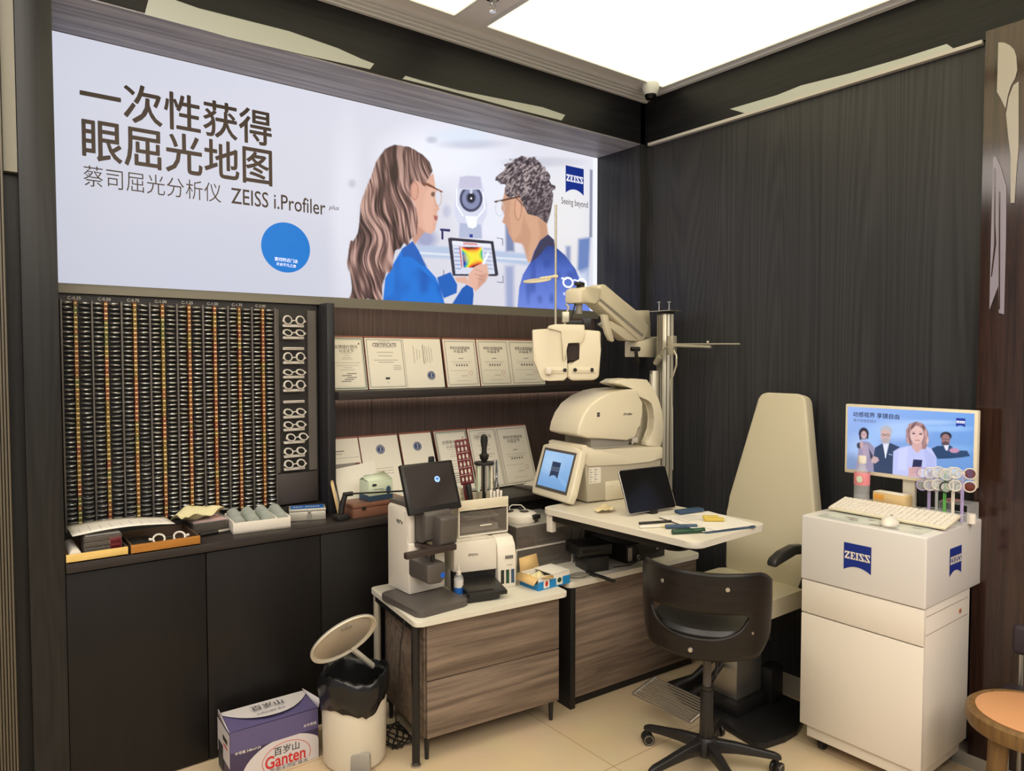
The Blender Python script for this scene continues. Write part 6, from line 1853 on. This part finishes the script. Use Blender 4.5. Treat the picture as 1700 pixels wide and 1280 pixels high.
p.ell((1094, 338), (34, 28), (28, 26, 40), .2); p.ell((1092, 362), (26, 38), (150, 112, 116), .2); p.ell((1090, 388), (24, 16), (60, 46, 58), .4, .8); p.line([(1072, 356), (1116, 360)], 4, (40, 32, 44), .8); p.poly([(1080, 398), (1110, 396), (1104, 430), (1092, 430)], (220, 220, 240), 4)
p.ell((1142, 430), (28, 16), (190, 140, 170), .3)
P3 = np.zeros((nu, nv, 3))
P3[..., 0] = -mw + .012 + (2 * mw - .024) * UU
P3[..., 1] = -.0188
P3[..., 2] = mz1 - .012 - (mz1 - mz0 - .030) * VV
scr_ = p.mesh(P3, 'screen', M['print'], mon)
sw_, sh_ = 2 * mw - .024, mz1 - mz0 - .030
def sp(u, v): return (-mw + .012 + sw_ * u, -.0196, mz1 - .012 - sh_ * v)
g = G(); put_text(g, '动感视界 享镜自由', Vector(sp(.05, .155)), (1, 0, 0), (0, 0, 1), width=sw_ * .39, bold=.012); g.build('screen_headline', mat('screen_text', lin((30, 34, 70)), .5), scr_)
g = G(); put_text(g, '蔡司驾驶型镜片', Vector(sp(.052, .235)), (1, 0, 0), (0, 0, 1), width=sw_ * .20); g.build('screen_subtitle', mat('screen_text_grey', lin((90, 100, 150)), .5), scr_)
emblem(scr_, sp(.905, .14), (1, 0, 0), (0, 0, 1), .034, .036, M['printnavy'], M['printwhite'], .0004)
# keyboard, mouse, mat
t = thing('keyboard', 'white keyboard tilted on its feet in front of the monitor', 'keyboard', (3.022, 1.404, ZK + .002), rad(-90 - 1))
km = Matrix.Translation((0, 0, .004)) @ Matrix.Rotation(rad(12), 4, 'X')
g = G(); g.M = km; g.bb((-.24, 0, 0), (.24, .145, .012), .004); g.build('case', M['offw'], t)
g = G(); g.bb((-.0092, -.0095, 0), (.0092, .0095, .0055), .0016, seg=1); k0 = g.build('key', M['white2'], t)
kme = k0.data
bpy.data.objects.remove(k0)
rest = G(); rest.M = km
nk = 0
for r in range(6):
    for c in range(22):
        x, y = -.2255 + c * .0215, .0178 + r * .0216
        if nk < 100:
            ko = bpy.data.objects.new('key', kme); COL.objects.link(ko); ko.parent = t
            ko.matrix_local = km @ Matrix.Translation((x, y, .011)); nk += 1
        else:
            rest.box((x, y, .0138), (.0184, .019, .0055), .0016, seg=1)
tag(rest.build('rear_keys', M['white2'], t), kind='stuff')
g = G(); g.M = km
g.bb((.0925, .008, .0118), (.0945, .146, .0124)); g.bb((.158, .008, .0118), (.160, .146, .0124)); g.build('key_gap', M['grey2'], t)
g = G(); g.bb((-.2, .13, 0), (-.17, .145, .034), .002); g.bb((.17, .13, 0), (.2, .145, .034), .002); g.build('foot', M['offw'], t)
t = thing('mouse_mat', 'pale translucent sheet with dark prints under the mouse', 'mat', (2.965, 1.405, ZK), rad(-90))
g = G(); g.bb((-.215, -.075, 0), (.20, .075, .0012)); g.build('sheet', mat('pale_sheet', lin((200, 204, 196)), .15), t)
g = G()
for x, y, a, b in ((-.10, .0, .03, .012), (-.08, -.03, .02, .01), (.03, -.05, .035, .014), (.085, -.055, .03, .016), (.15, .02, .02, .006), (-.03, .02, .014, .008)):
    g.sph((x, y, .0015), (a, b, .0006), 14)
g.build('dark_print', M['inkg'], t)
t = thing('mouse', 'white computer mouse on the pale sheet in front of the keyboard', 'mouse', (2.962, 1.350, ZK + .0015), rad(-78))
g = G(); g.sph((0, 0, .004), (.034, .056, .032), 26)
for v in g.b.verts:
    if v.co.z < 0: v.co.z = 0
g.build('body', M['white2'], t)
g = G(); g.cyl((-.004, .028, .030), (.004, .028, .030), .008, n=14); g.build('wheel', M['grey2'], t)
# wooden block, bottle, acrylic box, lens flippers
t = thing('wooden_box', 'small pale wooden box with faded orange print behind the keyboard', 'box', (3.212, 1.455, ZK + .0105), rad(-96))
g = G(); g.bb((-.072, -.03, 0), (.072, .03, .075), .004); g.build('body', M['tan'], t)
g = G(); g.bb((-.065, -.0308, .045), (-.02, -.0302, .066)); 
for k in range(5): g.bb((-.06 + .008 * k, -.0308, .012), (-.056 + .008 * k, -.0302, .024))
g.build('print', M['orangeprint'], t)
g = G(); g.bb((-.072, -.029, .0755), (.06, .029, .0768), .0005); g.build('lid', M['paperw'], t)
t = thing('water_bottle', 'clear plastic water bottle with white cap and pink label left of the monitor stand', 'bottle', (3.190, 1.578, ZK))
t.scale = (1.12, 1.12, 1.28)
g = G(); g.lathe([(0, .002), (.026, .002), (.029, .008), (.029, .05), (.027, .055), (.029, .06), (.029, .10), (.026, .125), (.014, .150), (.0125, .168), (0, .168)], n=28); g.build('body', M['clear'], t)
g = G(); g.lathe([(.0292, .085), (.0294, .09), (.0294, .125), (.028, .128)], n=28); g.build('label', mat('pink_label', lin((216, 130, 136)), .5), t)
g = G(); g.M = Matrix.Translation((-.03, -.005, .107)) @ Matrix.Rotation(rad(-90), 4, 'Y'); g.lathe([(0, .001), (.012, .001), (.012, .0)], n=18); g.build('label_mark', M['pale_green'], t)
g = G(); g.lathe([(.0155, .160), (.0155, .183), (.014, .186), (0, .186)], n=24); g.build('cap', M['white2'], t)
t = thing('acrylic_box', 'low clear acrylic box with a pink slip on top, right of the monitor stand', 'box', (3.300, 1.225, ZK), rad(-92))
g = G(); g.bb((-.056, -.05, 0), (.056, .05, .004)); g.bb((-.056, -.05, .07), (.056, .05, .076), .001); g.bb((-.056, -.05, .004), (-.052, .05, .07)); g.bb((.052, -.05, .004), (.056, .05, .07)); g.bb((-.056, -.05, .030), (.056, -.046, .034)); g.build('shelves', M['clear'], t)
g = G(); g.bb((-.05, -.045, .0765), (.0, .03, .079)); g.build('pink_slip', M['pink'], t)
g = G(); g.bb((-.02, -.04, .005), (.045, .03, .02)); g.build('dark_contents', M['ink'], t)
# rack of flippers
t = thing('flipper_rack', 'clear acrylic stand with slots for lens flippers at the right end of the cabinet', 'stand', (3.212, 1.222, ZK), rad(-92))
g = G(); g.bb((-.10, -.03, 0), (.058, .03, .006), .001); g.bb((-.10, -.03, .042), (.058, -.026, .046)); g.bb((-.10, .026, .042), (.058, .03, .046)); g.bb((-.10, -.03, .006), (-.096, .03, .046)); g.bb((.054, -.03, .006), (.058, .03, .046)); g.build('stand', M['clear'], t)
fl = [(-.085, M['lavender'], M['lavender'], 'lavender ringed lens flipper, leftmost in the clear stand', 0), (-.055, M['clear'], M['ringw'], 'white ringed lens flipper with a clear handle, second in the stand', .004), (-.024, M['greenp'], M['ringw'], 'lens flipper with green handle in the clear stand', .012), (.008, M['white2'], M['black'], 'black and white ringed lens flipper with a white handle', .004), (.042, M['lavender'], M['ringw'], 'white ringed lens flipper with purple handle, rightmost in the stand', .016)]
for i, (x, hm, rm, lab, dz) in enumerate(fl):
    q_ = Vector((3.212, 1.222, ZK)) + Matrix.Rotation(rad(-92), 3, 'Z') @ Vector((x, 0, .0065))
    f_ = thing('lens_flipper', lab, 'lens flipper', q_, rad(-70 + 6 * (i % 3)), 'lens flippers in the clear stand')
    g = G(); dz += .035; g.bb((-.006, -.003, 0), (.006, .003, .085 + dz), .002); g.bb((-.003, -.003, .08), (.003, .003, .15 + dz), .001); g.build('handle', hm, f_)
    for sz in (0, 1):
        for sx in (-1, 1):
            c_ = (sx * .025, 0, .098 + dz + .052 * sz)
            g = G(); g.torus(c_, .0215, .0028, (0, 1, 0), 26, 8); lr = g.build('lens_ring', rm if (i != 3 or sz == 0) else M['ringw'], f_)
            g = G(); g.cyl((c_[0], -.001, c_[2]), (c_[0], .001, c_[2]), .0205, n=22); g.build('glass', mat('amber_glass', lin((110, 50, 40)), .1, alpha=.6) if i == 4 and sx == 1 else M['glass'], lr)
    g = G(); g.bb((-.008, -.0025, .094 + dz), (.008, .0025, .102 + dz), .001); g.bb((-.008, -.0025, .146 + dz), (.008, .0025, .154 + dz), .001); g.build('crossbar', rm, f_)
g = G(); g.lathe([(0, 0), (.016, 0), (.017, .03), (.015, .04), (0, .04)], n=20); tag(g.build('white_cup', M['white2'], None, (3.26, 1.162, ZK)), 'small white pot at the right rear corner of the rolling cabinet', 'pot')

# ------------------------------------------------------------------ right edge: glossy pillar, stool, chair
g = G(); g.bb((3.385, .35, 0), (XW + .11, 1.199, ZS)); struct(g.build('pillar_front', M['glossbrown']))
g = G(); g.bb((3.40, -3.2, 0), (XW + .12, .35, ZS)); struct(g.build('wall_right_front', M['glossbrown']))
XP = 3.384
t = thing('pillar_shapes', 'pale abstract shapes on the glossy brown pillar at the right edge', 'wall art', (0, 0, 0))  # flat pale shapes set just proud of the pillar face
def pale_shape(zs, name, m):
    P = [at(0, XP, *q) for q in zs]
    g = G(); g.prism3(P, (-.003, 0, 0)); return g.build(name, m, t)
def i1(zx, zy): return (1600 + zx / 6.4, 40 + zy / 6.4)
pale_shape([i1(*q) for q in [(370, 196), (430, 198), (490, 225), (535, 270), (560, 340), (570, 490), (545, 580), (500, 660), (470, 760), (446, 900), (400, 800), (355, 720)]], 'upper_shape', M['pale_shape'])
pale_shape([i1(*q) for q in [(585, 610), (585, 1300), (560, 1600), (540, 1900), (500, 1900), (500, 1400), (470, 1150), (452, 960), (480, 780), (530, 650)]], 'long_shape', M['pale_shape'])
def i2(zx, zy): return (1560 + zx / 2.557, 240 + zy / 2.557)
pale_shape([i2(*q) for q in [(228, 55), (240, 50), (262, 100), (284, 180), (282, 400), (274, 720), (252, 715), (250, 600), (212, 700), (216, 500), (224, 200)]], 'lavender_shape', M['pale_shape2'])
for zs in ([(232, 100), (238, 100), (236, 330), (240, 420), (222, 560), (218, 560), (232, 420)], [(252, 200), (257, 200), (256, 700), (251, 700)]):
    P = [at(0, XP - .0035, *i2(*q)) for q in zs]
    g = G(); g.prism3(P, (-.001, 0, 0)); g.build('dark_streak', M['glossbrown'], t)

t = thing('stool', 'low round wooden stool with tan orange leather top at the right edge', 'stool', (2.925, .835, 0), rad(20))
g = G(); g.lathe([(0, .40), (.17, .40), (.196, .405), (.203, .425), (.200, .455), (.188, .465), (.172, .462), (.172, .455), (0, .455)], n=56); g.build('rim', M['stool'], t)
g = G(); g.lathe([(0, .455), (.170, .455), (.171, .464), (.155, .471), (0, .474)], n=56); g.build('cushion', M['orange'], t)
for k in range(4):
    a = rad(45 + 90 * k)
    u = Vector((math.cos(a), math.sin(a), 0))
    g = G(); g.cyl(u * .165 + Vector((0, 0, 0)), u * .135 + Vector((0, 0, .402)), .018, .028, n=18); g.build('leg', M['stool'], t)
g = G()
for k in range(4):
    a, b = rad(45 + 90 * k), rad(135 + 90 * k)
    g.cyl((.15 * math.cos(a), .15 * math.sin(a), .18), (.15 * math.cos(b), .15 * math.sin(b), .18), .009, n=10)
g.build('stretchers', M['stool'], t)
c_ = at(0, 3.27, 1692, 1065)
t = thing('dark_chair', 'dark padded chair with thin metal legs behind the stool, cut by the right edge', 'chair', (3.22, c_.y - .14, 0), rad(-90))
zc = c_.z
g = G(); g.bb((-.17, .06, zc - .06), (.17, .10, zc + .06), .02, seg=3); g.build('backrest', M['maroon'] if 0 else mat('dark_aubergine_pad', lin((50, 40, 48)), .45), t)
g = G(); g.bb((-.18, -.07, zc - .22), (.18, .06, zc - .17), .02, seg=3); g.build('seat', mat('dark_seat_pad', lin((44, 38, 42)), .45), t)
for x in (-.14, .14):
    g = G(); g.cyl((x, .085, 0), (x, .08, zc - .05), .009, n=12); g.build('leg', M['steel'], t)
    g = G(); g.cyl((x, -.055, 0), (x, -.05, zc - .21), .009, n=12); g.build('leg', M['steel'], t)
import math, numpy as np
F=1194.0; YAW=math.radians(52.4); PITCH=math.radians(-2.25); H=1.70
fw=np.array([math.cos(YAW)*math.cos(PITCH),math.sin(YAW)*math.cos(PITCH),math.sin(PITCH)])
rt=np.array([math.sin(YAW),-math.cos(YAW),0]); up=np.cross(rt,fw)
C=np.array([0,0,H])
def ray(x,y): return fw+rt*(x-850)/F-up*(y-640)/F
def on(ax,val,x,y):
    r=ray(x,y); t=(val-C[ax])/r[ax]; return np.round(C+t*r,3)
def X(v,x,y): return on(0,v,x,y)
def Y(v,x,y): return on(1,v,x,y)
def Z(v,x,y): return on(2,v,x,y)
def D(d,x,y): return np.round(C+d*ray(x,y),3)
def depth(p): return float((np.array(p)-C)@fw)
def pr(p):
    d=np.array(p)-C; w=d@fw; return (round(850+F*(d@rt)/w,1),round(640-F*(d@up)/w,1))
def V(xy,py):
    # height z on vertical line at xy hitting image row py
    lo,hi=-1,4
    for _ in range(50):
        m=(lo+hi)/2
        if pr((xy[0],xy[1],m))[1]>py: lo=m
        else: hi=m
    return round(m,3)
